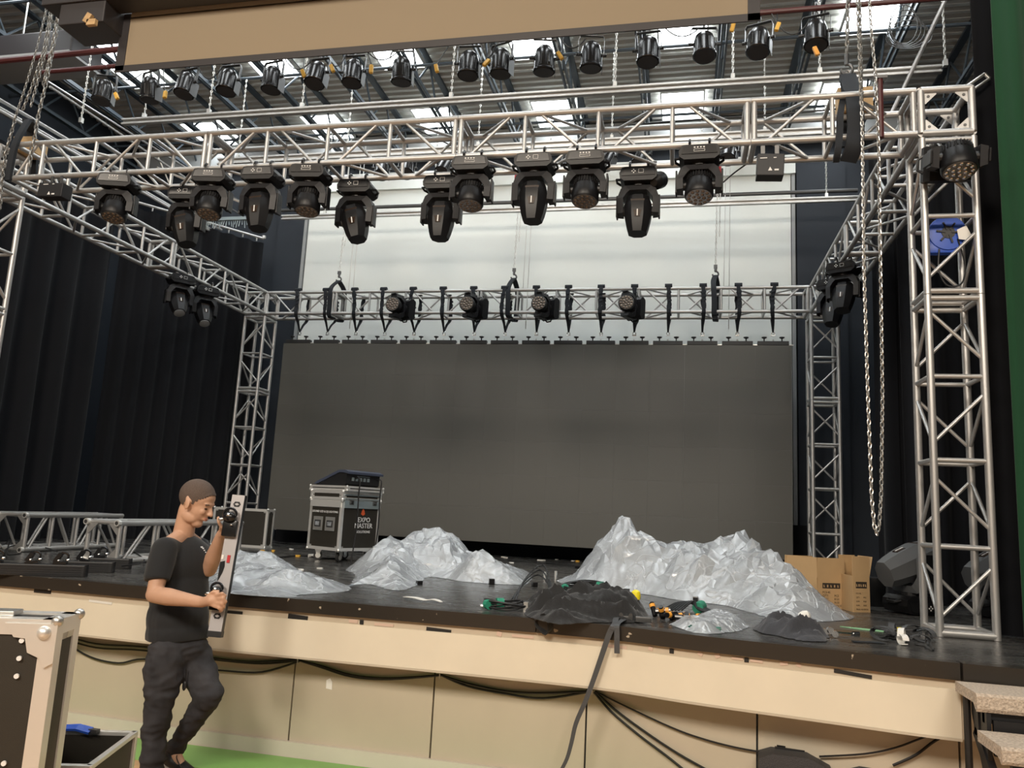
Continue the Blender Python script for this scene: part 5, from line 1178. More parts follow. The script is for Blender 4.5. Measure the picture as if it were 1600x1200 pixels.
# console case on wheels: near corner at px (528,862)
near = at_z(528.5, 861.5, ZS + .125); ang = math.atan2(.20, -.50)
lv = Vector((-.50, .215, 0)).normalized(); rv = Vector((.395, .92, 0)).normalized(); LW, RW, HH = .53, .60, .56
cc = near + lv * LW / 2 + rv * RW / 2
# local x along -lv (left face runs along x, facing -y'), local y along rv
case = empty('console_case', (cc.x, cc.y, ZS), (0, 0, math.atan2(-lv.y, -lv.x)), 'wheeled black road case with white EXPO MASTER lettering standing on the stage', 'road case')
mb = MB(); zb = .125
def shifted(obj_children_before, dz):
    for ch in case.children:
        if ch not in obj_children_before: ch.location.z += dz
before = list(case.children); road_case(case, LW, RW, HH, 'lid_black', .034); shifted(before, zb)
before = list(case.children); road_case(case, LW + .01, RW + .01, .10, 'lid_black', .030); shifted(before, zb + HH + .004)
before = list(case.children); road_case(case, LW + .10, RW - .02, .055, 'lid_black', .022); shifted(before, zb + HH + .108)
for sx in (-1, 1):
    for sy in (-1, 1): caster(case, sx * (LW / 2 - .09), sy * (RW / 2 - .10), .05, .5 * sx + .3 * sy)
for x in (-.10, .10): latch(case, (x, -RW / 2 - .004, zb + HH * .52), '-y', .155)
for y in (-.17, .19): latch(case, (LW / 2 + .004, y, zb + HH - .02), '+x', .10)
mb = MB(); 
for k in range(3): mb.box((LW / 2 + .012, 0, zb + HH + .02 + k * .045), (.012, RW - .05, .012))
mb.box((LW / 2 + .008, 0, zb + HH - .04), (.012, RW - .06, .085)); mb.build('rear_trim', 'steel_blue', case)
for x in (-1,):
    mb = MB(); mb.box((0, -RW / 2 - .006, zb + HH - .045), (LW - .02, .012, .07)); mb.build('front_trim', 'alu_edge', case)
MX = Matrix(((0, 0, 1, 0), (1, 0, 0, 0), (0, 1, 0, 0), (0, 0, 0, 1)))   # text facing +x
text_mesh('EXPO', .078, 'white_mark', case, Matrix.Translation((LW / 2 + .003, .05, zb + HH * .58)) @ MX)
text_mesh('MASTER', .078, 'white_mark', case, Matrix.Translation((LW / 2 + .003, .05, zb + HH * .46)) @ MX)
text_mesh('SOLUTIONS', .04, 'white_mark', case, Matrix.Translation((LW / 2 + .003, .05, zb + HH * .36)) @ MX)
bpy.context.view_layer.update()
mb = MB(); mb.prism([(.03 - .03, zb + HH * .74), (.03, zb + HH * .71), (.03 + .03, zb + HH * .74), (.05, zb + HH * .80), (.03, zb + HH * .86), (.01, zb + HH * .80)], LW / 2 - .002, LW / 2 + .002, 'x'); mb.build('flame_emblem', 'flame', case)
MF = Matrix(((1, 0, 0, 0), (0, 0, -1, 0), (0, 1, 0, 0), (0, 0, 0, 1)))
text_mesh('SOUND LED & DJ LIGHTING', .034, 'white_mark', case, Matrix.Translation((0, -RW / 2 - .0005 - .004, zb + HH * .74)) @ MF)
# mixer on the case
ztop = ZS + zb + HH + .108 + .055
mx = empty('lighting_console', (cc.x, cc.y, ztop + .001), (0, 0, math.atan2(-lv.y, -lv.x)), 'sloping blue grey lighting console standing on the wheeled road case', 'console')
mb = MB(); mb.prism([(-.24, .0), (-.24, .015), (-.20, .035), (.14, .165), (.22, .165), (.26, .15), (.25, .02), (.22, 0)], -.26, .26, 'y'); mb.build('body', 'black', mx)
mb = MB(); mb.prism([(-.27, .012), (-.22, .045), (.14, .18), (.24, .18), (.30, .16), (.30, .135), (.22, .15), (.14, .15), (-.20, .02)], -.275, .275, 'y'); mb.build('top_shell', 'mixer_blue', mx, True)
mb = MB(); 
for k in range(5): mb.box((.256, -.16 + .06 * k, .08), (.006, .035, .04))
mb.box((.257, .0, .115), (.004, .2, .008)); mb.build('rear_sockets', 'steel_blue', mx)
for k, yy in enumerate((-.13, .21)):
    mb = MB(); mb.tube(smoothpath([(.26, yy, .09), (.34, yy, .08), (.335, yy, -.10), (.325, yy + .02, -.45), (.32, yy - .02, -.85)], 5), .008, 6); mb.build('cable', 'cable', mx, True)
# black road case at the left in front of the rear tower
rb = at_z(412, 857, ZS); wB = .80; angB = .04
c2 = empty('road_case', (rb.x - wB / 2, rb.y + .10, ZS), (0, 0, angB), 'low black road case with aluminium edges beside the back left tower', 'road case')
road_case(c2, wB, .2, .515, 'lid_black', .032)
mb = MB(); mb.box((-.18, -.103, .36), (.05, .003, .025)); mb.box((-.17, -.103, .29), (.08, .003, .012)); mb.box((-.19, -.103, .25), (.03, .003, .012)); mb.build('stencil_mark', 'white_mark', c2)
mb = MB(); mb.box((-.12, -.06, .53), (.05, .03, .03)); mb.build('hinge', 'zinc', c2)
# tall flight case at the lower left
fr_ = Vector((-2.52, 2.90, 0)); th = .26; ux = Vector((-math.cos(th), -math.sin(th) * .35, 0)).normalized(); uy = Vector((-.35, .94, 0)).normalized()
ux = Vector((-uy.y, uy.x, 0))
WB, DB, HB = 1.1, .24, 1.2
ctr = fr_ + ux * WB / 2 + uy * DB / 2
c3 = empty('flight_case', (ctr.x, ctr.y, 0), (0, 0, math.atan2(-ux.y, -ux.x)), 'tall black flight case with aluminium edges at the lower left corner of the photo', 'flight case')
road_case(c3, WB, DB, HB, 'lid_black', .062)
before = None
mb = MB(); mb.box((.5 - .30, -DB / 2 - .001, HB - .20), (.20, .012, .15), bev=.004); dish = mb.build('handle_dish', 'lid_black', c3)
mb = MB(); mb.tube(smoothpath([(.13, -DB / 2 - .02, HB - .235), (.20, -DB / 2 - .03, HB - .225), (.29, -DB / 2 - .022, HB - .235)], 4), .012, 8); mb.build('handle', 'black_gloss', dish, True)
mb = MB()
for x, z in ((.34, HB - .085), (.34, HB - .155), (.34, HB - .225), (.225, HB - .085), (.225, HB - .22), (.14, HB - .085), (.34, .42), (.34, .53), (.225, .42), (.34, .64)):
    mb.cyl((x + .08, -DB / 2 + .002, z), (x + .08, -DB / 2 - .006, z), .010, n=12)
mb.build('rivet', 'white_mark', c3, True)
mb = MB(); mb.box((.2, -.02, HB + .012), (.30, .09, .02), bev=.004); mb.build('top_latch', 'zinc', c3)
mb = MB(); mb.prism([(WB / 2 - .20, HB - .015), (WB / 2 + .004, HB - .015), (WB / 2 + .004, HB - .17), (WB / 2 - .03, HB - .19), (WB / 2 - .055, HB - .15), (WB / 2 - .10, HB - .13), (WB / 2 - .115, HB - .075), (WB / 2 - .16, HB - .07)], -DB / 2 - .012, -DB / 2 - .006, 'y'); mb.ell((WB / 2 - .045, -DB / 2 - .01, HB - .05), .028, n=16, m=10); mb.build('corner_plate', 'alu_edge', c3, True)
# open trunk beside it
P0 = at_z(210, 1146, .45); vx = Vector((.33, -.94, 0)).normalized(); vy = Vector((-vx.y * -1, 0, 0))
side = Vector((.30, -.95, 0)).normalized(); bk = Vector((-.95, -.30, 0)).normalized()
WT, DT, HT = .46, .56, .45
ctr = P0 + bk * WT / 2 + side * DT / 2
c4 = empty('open_trunk', (ctr.x, ctr.y, 0), (0, 0, math.atan2(-bk.y, -bk.x)), 'open empty black trunk with aluminium rim between the flight case and the man', 'trunk')
for nm, c, s in (('side', (0, DT / 2 - .006, HT / 2), (WT, .012, HT)), ('side', (0, -DT / 2 + .006, HT / 2), (WT, .012, HT)), ('side', (WT / 2 - .006, 0, HT / 2), (.012, DT, HT)), ('side', (-WT / 2 + .006, 0, HT / 2), (.012, DT, HT)), ('bottom', (0, 0, .012), (WT, DT, .02))):
    mb = MB(); mb.box(c, s); mb.build(nm, 'lid_black', c4)
for c, s in (((0, DT / 2, HT), (WT + .02, .03, .022)), ((0, -DT / 2, HT), (WT + .02, .03, .022)), ((WT / 2, 0, HT), (.03, DT + .02, .022)), ((-WT / 2, 0, HT), (.03, DT + .02, .022)), ((WT / 2, DT / 2, HT / 2), (.03, .03, HT)), ((WT / 2, -DT / 2, HT / 2), (.03, .03, HT))):
    mb = MB(); mb.box(c, s, bev=.003); mb.build('rim', 'alu_edge', c4)
mb = MB(); mb.box((0, DT / 2 - .10, HT - .16), (WT - .03, .012, .06)); mb.box((0, 0, .22), (WT - .03, DT - .03, .02)); mb.build('lining', 'lining', c4)
mb = MB(); mb.cyl((.05, DT / 2 - .08, HT - .14), (WT / 2 - .03, DT / 2 - .08, HT - .14), .025, n=12); mb.build('foam_roll', 'plastic_grey', c4, True)
t = empty('blue_lid', at_z(130, 1141, .47), label='blue strap lying over the back rim of the open trunk', cat='strap'); mb = MB(); a = at_z(100, 1137, .475); b = at_z(142, 1142, .465); mb.strip([a, a.lerp(b, .5) + Vector((0, 0, .01)), b], (.2, .9, .2), .05, .012); mb.build('webbing', 'blue', t, world=True)
mb = MB(); mb.box(at_z(147, 1142, .465), (.05, .03, .02)); mb.build('buckle', 'steel_dark', t, world=True); t.name = 'blue_strap'

# ================================================================ SPARE TRUSS LYING ON THE STAGE
def lying(nr, axis, L, label, w_=.345):
    n_ = Vector((nr[0], nr[1], ZS + .026)); ax = Vector((*axis, 0)).normalized(); side_ = Vector((-ax.y, ax.x, 0))
    t = empty('spare_truss', n_, label=label, cat='truss'); box_truss(t, n_, ax, side_, (0, 0, 1), L, w_, [L * k / 4 for k in (1, 2, 3)], [], 0)
    for s0, zz in ((0, 0), (1, 0), (0, 1), (1, 1)):
        c = n_ + side_ * (w_ * s0) + Vector((0, 0, w_ * zz)) + ax * .004; mb = MB(); gusset(mb, c, side_ * (1 if s0 == 0 else -1), Vector((0, 0, -1 if zz else 1)), ax, .11, .006); mb.build('gusset_plate', 'alu', t, world=True)
        mb = MB(); mb.cyl(c - ax * .035, c + ax * .001, .029, n=12); q = mb.build('end_collar', 'alu_edge', t, True, world=True)
        mb = MB(); mb.cyl(c - ax * .037, c - ax * .034, .018, n=10); mb.v = [v - t.location for v in mb.v]; mb.build('bolt_hole', 'steel_dark', q)
    return t
lying((-5.02, 6.35), (.06, 1), 1.9, 'spare aluminium truss lying on the stage just left of the man')
lying((-6.50, 6.85), (-.02, 1), 1.45, 'spare aluminium truss lying on the stage at the left edge of the photo')
# pixel bars lying along the stage edge
def pixel_bar(label, a, b, hh=.085, seed=0, clamps=2):
    a = Vector(a); b = Vector(b); t = empty('light_bar', (a + b) / 2, (0, 0, math.atan2((b - a).y, (b - a).x)), label, 'light bar', 'black light bars on the left stage edge'); L = (b - a).length
    mb = MB(); mb.box((0, 0, hh * .5), (L, .085, hh), bev=.006); bd = mb.build('housing', 'black', t)
    mb = MB()
    for z in (.018, .035, .052, .069): mb.box((0, -.044, z * hh / .085), (L - .05, .004, .006))
    mb.build('cooling_rib', 'plastic_grey', bd)
    for q in (L / 2 + .003, -L / 2 - .003): mb = MB(); mb.box((q, 0, hh / 2), (.01, .088, hh + .004)); mb.build('end_cap', 'plastic_dark', t)
    rr = random.Random(seed)
    for k in range(clamps):
        x = L * (-.22 + .5 * k / max(clamps - 1, 1)) + rr.uniform(-.03, .03); mb = MB(); mb.box((x, 0, hh + .012), (.09, .06, .02), (0, rr.uniform(-.3, .3), 0)); mb.box((x - .02, 0, hh + .05), (.03, .05, .07), (0, .5, 0)); mb.tube([(x + .02 + math.cos(q) * .03, 0, hh + .06 + math.sin(q) * .03) for q in [-.5 + 4.2 * j / 10 for j in range(11)]], .009, 6); c_ = mb.build('clamp', 'black_gloss', t, True)
        mb = MB(); mb.ell((x + .05, -.01, hh + .035), (.016, .012, .012)); mb.ell((x - .01, -.02, hh + .03), (.012, .01, .01)); mb.build('wing_nut', 'chrome', c_, True)
    return t
pixel_bar('black light bar lying nearest the stage edge at the left', S(-60, 896), S(133, 901), .085, 1, 3)
pixel_bar('short black light bar, second from the left stage edge', S(100, 893), S(176, 895), .085, 2, 1)
pixel_bar('short black light bar farthest from the left stage edge', S(140, 887), S(202, 889), .085, 3, 1)
for k, pts in enumerate(([(0, 870), (20, 862), (60, 858), (88, 872)], [(185, 880), (205, 872), (225, 880), (215, 892), (190, 890)], [(0, 862), (15, 852), (10, 870), (30, 876)])):
    mb = MB(); mb.tube(smoothpath([S(x, y, .03 + .03 * (i % 2)) for i, (x, y) in enumerate(pts)], 6), .007, 6); o = mb.build('loose_cable', 'cable', smooth=True); tag(o, ('black cable arching over the light bar nearest the edge', 'loose black cable on the stage right of the light bars', 'black cable at the left edge of the photo behind the light bars')[k], 'cable')

# ================================================================ CABLES ALONG THE STAGE FRONT, MONITORS, STEPS
def wall_cable(pts, label, r=.007):
    mb = MB(); out = []
    for x, y in pts:
        X = at_y(x, y, 5.28).x; Y = lip_y(X) + .205; p = at_y(x, y, Y); out.append(p)
    mb.tube(smoothpath(out, 5), r, 6); o = mb.build('wall_cable', 'cable', smooth=True); return tag(o, label, 'cable')
wall_cable([(100, 992), (150, 1006), (225, 1011), (300, 1022), (345, 1030), (400, 1034), (468, 1031)], 'top black cable swagged along the stage front at the left')
wall_cable([(100, 998), (150, 1012), (220, 1016), (300, 1026), (345, 1032), (410, 1037), (468, 1032)], 'middle black cable swagged along the stage front at the left')
wall_cable([(100, 1002), (140, 1026), (185, 1036), (225, 1030), (300, 1042), (350, 1048), (410, 1050), (468, 1033)], 'lowest black cable swagged along the stage front at the left')
for k, dy in enumerate((0, 4)):
    wall_cable([(468, 1032), (500, 1040 + dy * .5), (550, 1055 + dy * .6), (610, 1060 + dy * .3), (690, 1055)], '%s black cable swagged below the cream panel left of the middle' % ('upper', 'lower')[k], .008)
    wall_cable([(690, 1055), (730, 1068 + dy), (790, 1080 + dy), (850, 1083 + dy * 2), (925, 1080)], '%s black cable swagged below the cream panel at the middle' % ('upper', 'lower')[k], .008)
wall_cable([(930, 1080), (970, 1100), (1050, 1137), (1100, 1155), (1150, 1168), (1195, 1176)], 'thin black cable falling to the floor monitor along the stage front', .006)
wall_cable([(930, 1080), (960, 1108), (1010, 1145), (1060, 1178), (1110, 1206)], 'thick black cable falling from the clip, right one of two', .008)
wall_cable([(928, 1081), (955, 1112), (1000, 1150), (1040, 1180), (1075, 1208)], 'thick black cable falling from the clip, left one of two', .008)
wall_cable([(1280, 1182), (1350, 1178), (1400, 1168), (1450, 1150), (1490, 1143), (1520, 1145)], 'upper black cable from the floor monitors to the steps', .006)
wall_cable([(1395, 1196), (1430, 1180), (1460, 1158), (1487, 1145), (1520, 1144)], 'lower black cable from the floor monitors to the steps', .008)
for i, (px, py) in enumerate(((468, 1032), (690, 1055), (928, 1080), (1488, 1142))):
    X = at_y(px, py, 5.28).x; Y = lip_y(X) + .205; p = at_y(px, py, Y); mb = MB(); mb.cyl(p + Vector((-.01, -.012, -.02)), p + Vector((-.01, -.012, .02)), .004, n=6); mb.cyl(p + Vector((-.01, -.012, .02)), p + Vector((.015, .02, .05)), .003, n=6); mb.cyl(p + Vector((-.01, -.01, .0)), p + Vector((-.01, .02, .0)), .004, n=6); o = mb.build('cable_hook', 'zinc'); tag(o, 'small wire hook holding cables on the stage front, %s of four' % ordn(i, 4), 'hook', 'cable hooks')
def monitor(px0, px1, pyt, z, label, rot):
    a = at_z(px0, pyt, z); b = at_z(px1, pyt + 8, z); w_ = (b - a).length; c = (a + b) / 2
    t = empty('floor_monitor', (c.x, c.y + .13, 0), (0, 0, rot), label, 'speaker'); 
    mb = MB(); mb.prism([(-w_ / 2, 0), (w_ / 2, 0), (w_ / 2, z - .05), (w_ / 2 - .12, z), (-w_ / 2 + .07, z), (-w_ / 2, z - .03)], -.13, .2, 'y'); b_ = mb.build('cabinet', 'speaker', t)
    mb = MB(); mb.box((0, -.132, z / 2 - .02), (w_ - .04, .008, z - .12)); mb.build('grille', 'plastic_dark', t)
    mb = MB(); mb.box((-.02, .03, z + .0), (w_ * .42, .07, .014)); mb.build('handle_recess', 'black', t); mb = MB(); mb.box((-.02, .03, z + .010), (w_ * .36, .03, .01)); mb.build('handle', 'plastic_dark', t)
    return t
monitor(1190, 1300, 1179, .47, 'black floor monitor speaker against the stage front, left one', -.05)
monitor(1318, 1405, 1196, .44, 'black floor monitor speaker against the stage front, right one', .15)
st = empty('steps', (1.40, 4.2, 0), label='portable steps with beige carpeted treads at the lower right corner', cat='steps')
def tread(x0, y0, y1, z, drop):
    mb = MB(); mb.prism([(y0 + .012, z - drop), (y0, z - drop * .8), (y0, z - .012), (y0 + .012, z), (y1, z), (y1, z - .05), (y0 + .05, z - .05)], x0, x0 + 1.3, 'x'); mb.build('carpet_tread', 'carpet', st, world=True)
tread(1.385, 4.28, 4.58, 1.0, .085); tread(1.375, 3.97, 4.26, .84, .075); tread(1.37, 3.66, 3.95, .68, .075)
mb = MB(); mb.cyl((1.41, 4.50, 0), (1.41, 4.50, .95), .018, n=8); mb.build('leg', 'black', st, world=True)
mb = MB(); mb.prism([(4.30, .92), (4.5, .92), (4.5, .87), (4.36, .60), (4.30, .55)], 1.43, 1.45, 'x'); mb.build('side_bracket', 'black', st, world=True)
for (y0, z0, y1, z1) in ((4.42, .92, 4.42, .78), (4.45, .80, 3.62, .02)):
    mb = MB(); mb.box((1.44, (y0 + y1) / 2, (z0 + z1) / 2), (.035, .06, math.hypot(y1 - y0, z1 - z0)), (math.atan2(-(y1 - y0), (z1 - z0)), 0, 0)); mb.build('stringer', 'black', st, world=True)
mb = MB(); mb.box((2.03, 4.34, .885), (1.2, .03, .05)); mb.box((2.03, 4.03, .73), (1.2, .03, .05)); mb.box((1.53, 4.31, .80), (.14, .02, .16)); mb.build('riser_bar', 'black', st, world=True)
# ================================================================ THE MAN
man = empty('person', (-2.95, 4.6, 0), label='man in black t-shirt and dark jeans holding a light bar, walking right', cat='person')
def Q(x, y, Y): return at_y(x, y, Y)
HB_ = Q(307, 786, 4.58); HS = 1.15
HM = Matrix.Translation(HB_) @ Matrix.Rotation(math.radians(12 - 8), 4, 'Z') @ Matrix.Rotation(math.radians(20), 4, 'Y') @ Matrix.Scale(HS, 4)
def head_shapes(mb):
    mb.xf = HM
    mb.ell((-.012, 0, .035), (.100, .078, .092), n=24, m=16); mb.ell((.030, 0, -.020), (.066, .060, .085), n=20, m=12); mb.ell((.045, 0, .045), (.045, .058, .050), n=18, m=12)
    mb.ell((.052, 0, -.098), (.034, .036, .026)); mb.ell((.012, .036, -.075), (.05, .024, .034)); mb.ell((.012, -.036, -.075), (.05, .024, .034))
    mb.cap((.090, 0, .010), (.112, 0, -.026), .009, .0125); mb.ell((.104, .010, -.030), (.010, .009, .008)); mb.ell((.104, -.010, -.030), (.010, .009, .008))
    mb.ell((.078, 0, .024), (.020, .048, .012)); mb.ell((.082, 0, -.062), (.019, .027, .011)); mb.ell((.080, 0, -.050), (.016, .022, .010))
    mb.ell((.070, .032, -.022), (.022, .020, .020)); mb.ell((.070, -.032, -.022), (.022, .020, .020))
    for s in (-1, 1):
        mb.ell((-.006, s * .079, -.006), (.020, .007, .031), (0, -.25, s * .35)); mb.ell((-.004, s * .080, -.030), (.010, .007, .012)); mb.ell((-.016, s * .083, .006), (.008, .006, .024), (0, -.25, 0))
    mb.xf = None
def limb(mb, pts, rs):
    for (a, b), (r1, r2) in zip(zip(pts, pts[1:]), zip(rs, rs[1:])): mb.cap(a, b, r1, r2, 18)
shR, elR, wrR = Q(258, 856, 4.42), Q(241, 929, 4.34), Q(316, 941, 4.30)
shL, elL, wrL = Q(311, 856, 4.77), Q(327, 890, 4.66), Q(345, 836, 4.50)
hipR, knR, anR = Q(261, 1022, 4.50), Q(250, 1095, 4.46), Q(238, 1205, 4.50)
hipL, knL, anL = Q(301, 1022, 4.68), Q(327, 1087, 4.60), Q(272, 1172, 4.74)
neckb = Q(286, 838, 4.60)
TR = Euler((0, 0, math.radians(-30)))
body = MB(); head_shapes(body)
body.cap(HM @ Vector((-.03, 0, -.05)), neckb + Vector((0, 0, -.01)), .058, .068, 20)
body.cap(neckb, shR, .06, .055); body.cap(neckb, shL, .06, .055)
body.ell(Q(284, 890, 4.6), (.095, .15, .19), TR); body.ell(Q(281, 950, 4.6), (.10, .145, .20), TR); body.ell(Q(281, 1015, 4.6), (.11, .14, .10), TR)
limb(body, [shR, shR.lerp(elR, .5), elR], [.058, .054, .047]); limb(body, [elR, elR.lerp(wrR, .3), elR.lerp(wrR, .75), wrR], [.050, .053, .038, .031])
limb(body, [shL, elL], [.055, .045]); limb(body, [elL, elL.lerp(wrL, .35), elL.lerp(wrL, .8), wrL], [.047, .052, .036, .030])
limb(body, [hipR, knR, anR], [.085, .055, .04]); limb(body, [hipL, knL, anL], [.085, .055, .04])
# right hand: palm + fingers curling round the bar
pR = Q(330, 938, 4.27); body.cap(wrR, pR, .030, .030); body.ell(Q(332, 938, 4.27), (.046, .024, .038), (0, .15, 0))
def finger(pts, r=.0105):
    for a, b in zip(pts, pts[1:]): body.cap(a, b, r, r * .92, 10)
for k, (x0, y0, x1, y1, x2, y2) in enumerate(((338, 930, 347, 927, 352, 931), (339, 936, 348, 935, 353, 940), (337, 942, 346, 943, 350, 948), (334, 947, 342, 950, 346, 954))):
    finger([Q(x0, y0, 4.262), Q(x1, y1, 4.245), Q(x2, y2, 4.262), Q(x2 - 2, y2 + 1.5, 4.285)], .0108 - .0006 * (k == 3))
finger([Q(326, 930, 4.275), Q(333, 925, 4.26), Q(341, 924, 4.27)], .0115)
# left hand: palm under the clamp, fingers to the right
pL = Q(352, 826, 4.46); body.cap(wrL, pL, .030, .028); body.ell(Q(352, 825, 4.455), (.040, .036, .022), (0, -.2, 0))
for k, (x1, y1, x2, y2, yy) in enumerate(((362, 821, 369, 820, 4.40), (363, 823, 370, 822, 4.425), (362, 826, 369, 826, 4.45), (361, 829, 367, 829, 4.475))):
    finger([Q(354, 825, yy + .01), Q(x1, y1, yy), Q(x2, y2, yy)], .0105)
finger([Q(346, 824, 4.42), Q(342, 816, 4.40), Q(341, 809, 4.40)], .0115)
# feet inside the shoes
fR = Vector((anR.x, anR.y, .05)); body.cap(anR, fR, .04, .04); body.cap(fR, fR + Vector((.15, -.03, -.01)), .04, .03); body.cap(anL, anL + Vector((.08, -.03, -.07)), .036, .03)
body.v = [v - man.location for v in body.v]
bd = body.build('body', 'skin', man); finish(bd, .0065, 3, 'skin')
# hair
hr_ = MB(); hr_.ell((-.013, 0, .038), (.1025, .0805, .0940), n=48, m=36); hr_.ell((.045, 0, .050), (.0460, .0595, .0510), n=48, m=36)
v = hr_.v; keep = []
for f_ in hr_.f:
    c = sum((v[i] for i in f_), Vector()) / len(f_)
    lim = -.052 if c.x < -.055 else (.002 if c.x < .022 else (.012 + (c.x - .022) * 1.15))
    if -.055 <= c.x < -.02: lim = -.052 + (c.x + .055) / .035 * .058
    if c.z > lim: keep.append(f_)
hr_.f = keep; hr_.v = [HM @ p - man.location for p in hr_.v]; hr_.build('hair', 'hair', man, True, angle=80)
fc = MB(); fc.xf = Matrix.Translation(-man.location) @ HM
for s in (-1, 1): fc.ell((.0835, s * .031, -.001), (.007, .012, .0055))
fc.build('eye', 'eye', man, True)
fc = MB(); fc.xf = Matrix.Translation(-man.location) @ HM
for s in (-1, 1): fc.tube([(.089, s * .014, .021), (.090, s * .03, .025), (.080, s * .047, .021)], .0035, 6)
fc.build('eyebrow', 'hair', man, True)
fc = MB(); fc.xf = Matrix.Translation(-man.location) @ HM; fc.ell((.0935, 0, -.0565), (.010, .020, .0045)); fc.ell((.0915, 0, -.0655), (.010, .018, .0055)); fc.build('lips', 'lips', man, True)
# shirt
sh = MB(); L0 = man.location
sh.ell(Q(285, 885, 4.6), (.135, .195, .20), TR, 24, 16); sh.ell(Q(281, 925, 4.6), (.145, .190, .20), TR, 24, 16); sh.ell(Q(279, 965, 4.6), (.160, .195, .20), TR, 24, 16); sh.ell(Q(278, 990, 4.6), (.165, .198, .16), TR, 24, 16)
nb = neckb + Vector((-.01, 0, -.055)); sh.cap(nb, shR, .062, .072, 18); sh.cap(nb, shL, .062, .070, 18)
sR = shR.lerp(elR, .70); sh.cyl(shR, sR, .072, .077, 24); sL = shL.lerp(elL, .75); sh.cyl(shL, sL, .068, .072, 24)
sh.cap(shR, shR.lerp(elR, .1), .071, .071, 20); sh.cap(shL, shL.lerp(elL, .1), .067, .068, 20)
sh.v = [p - L0 for p in sh.v]; so = sh.build('shirt', 'shirt', man)
hem = Q(280, 996, 4.6).z
def sfold(co, n):
    q = Vector((co.x * 7, co.y * 7, co.z * 4)); return .016 * noise.noise(q) - .018 * abs(noise.noise(q * 1.6 + Vector((4, 2, 7)))) * (1.4 - co.z)
finish(so, .009, 5, 'shirt', sfold)
for p in so.data.vertices:
    if p.co.z < hem: p.co.z = hem + .01 * math.sin(p.co.x * 9)
# trousers
tr_ = MB(); tr_.ell(Q(281, 1012, 4.6), (.150, .175, .13), TR, 24, 16)
def chainl(mb, pts, rs): limb(mb, pts, rs)
chainl(tr_, [hipR, hipR.lerp(knR, .5), knR, Q(241, 1150, 4.48)], [.125, .118, .090, .078]); a_ = Q(241, 1150, 4.48); tr_.cyl(a_, Vector((anR.x, anR.y, .07)), .078, .072, 20)
chainl(tr_, [hipL, hipL.lerp(knL, .5), knL, knL.lerp(anL, .6)], [.118, .108, .086, .066]); tr_.cyl(knL.lerp(anL, .55), anL + Vector((-.0, 0, -.0)), .068, .058, 20)
tr_.v = [p - L0 for p in tr_.v]; to = tr_.build('trousers', 'jeans', man)
def tfold(co, n):
    q = Vector((co.x * 8, co.y * 8, co.z * 16)); return .012 * noise.noise(q) - .014 * abs(noise.noise(q * 1.3 + Vector((1, 9, 2))))
finish(to, .009, 3, 'jeans', tfold)
for p in to.data.vertices:
    if p.co.z > hem + .03: p.co.z = hem + .03
def shoe(ank, d, toe_dz, label=None):
    d = Vector(d).normalized(); mb = MB(); heel = ank - d * .045; toe = ank + d * .20 + Vector((0, 0, toe_dz))
    mb.cap(heel, ank, .045, .052, 16); mb.cap(ank + Vector((0, 0, -.015)), toe, .048, .038, 16); mb.cap(ank, ank + Vector((0, 0, .05)), .05, .045, 16)
    mb.v = [p - L0 for p in mb.v]; o = mb.build('shoe', 'black', man); finish(o, .009, 3, 'black')
    sd = MB(); w2 = Vector((-d.y, d.x, 0)); up_ = d.cross(w2) * -1
    sd.strip([heel - d * .04 + Vector((0, 0, -.048)), ank + Vector((0, 0, -.052)), toe + d * .035 + Vector((0, 0, -.035))], w2, .088, .022); sd.v = [p - L0 for p in sd.v]; sd.build('sole', 'shoe_sole', o)
    la = MB(); la.tube(smoothpath([ank + Vector((.05, 0, .03)), ank + d * .08 + Vector((.0, -.04, .045)), ank + d * .14 + Vector((0, -.05, .02)), ank + d * .16 + Vector((0, -.05, .025))], 4), .003, 5); la.v = [p - L0 for p in la.v]; la.build('lace', 'cable', o)
    return o
shoe(Vector((anR.x + .01, anR.y, .066)), (1, -.15, 0), -.015)
shoe(Q(268, 1183, 4.74), (1, -.25, -.32), -.01)
mb = MB(); a_ = Q(291, 1045, 4.52); mb.tube(smoothpath([a_, a_ + Vector((.005, 0, -.05)), a_ + Vector((.0, 0, -.09))], 4), .004, 5); mb.ell(a_ + Vector((0, 0, -.10)), (.014, .008, .03)); mb.v = [p - L0 for p in mb.v]; mb.build('key_strap', 'black', man, True)
# emblem on the chest, laid on the shirt surface
from mathutils.bvhtree import BVHTree
bv = BVHTree.FromPolygons([v.co + L0 for v in so.data.vertices], [tuple(p.vertices) for p in so.data.polygons])
mb = MB()
for px, py, s_ in ((315, 855, .010), (317, 857, .009), (319, 860, .008), (321, 863, .007)):
    hit = bv.ray_cast(CAM, ray(px, py).normalized())
    if hit[0] is not None:
        c = hit[0] + hit[1] * .002 - L0; n_ = hit[1]; u = n_.cross(Vector((0, 0, 1))).normalized(); w2 = n_.cross(u)
        mb.add([c + u * s_ + w2 * s_ * .5, c - u * s_ + w2 * s_ * .5, c - u * s_ - w2 * s_ * .5, c + u * s_ - w2 * s_ * .5], [(0, 1, 2, 3)])
if mb.v: mb.build('chest_emblem', 'white_mark', man)
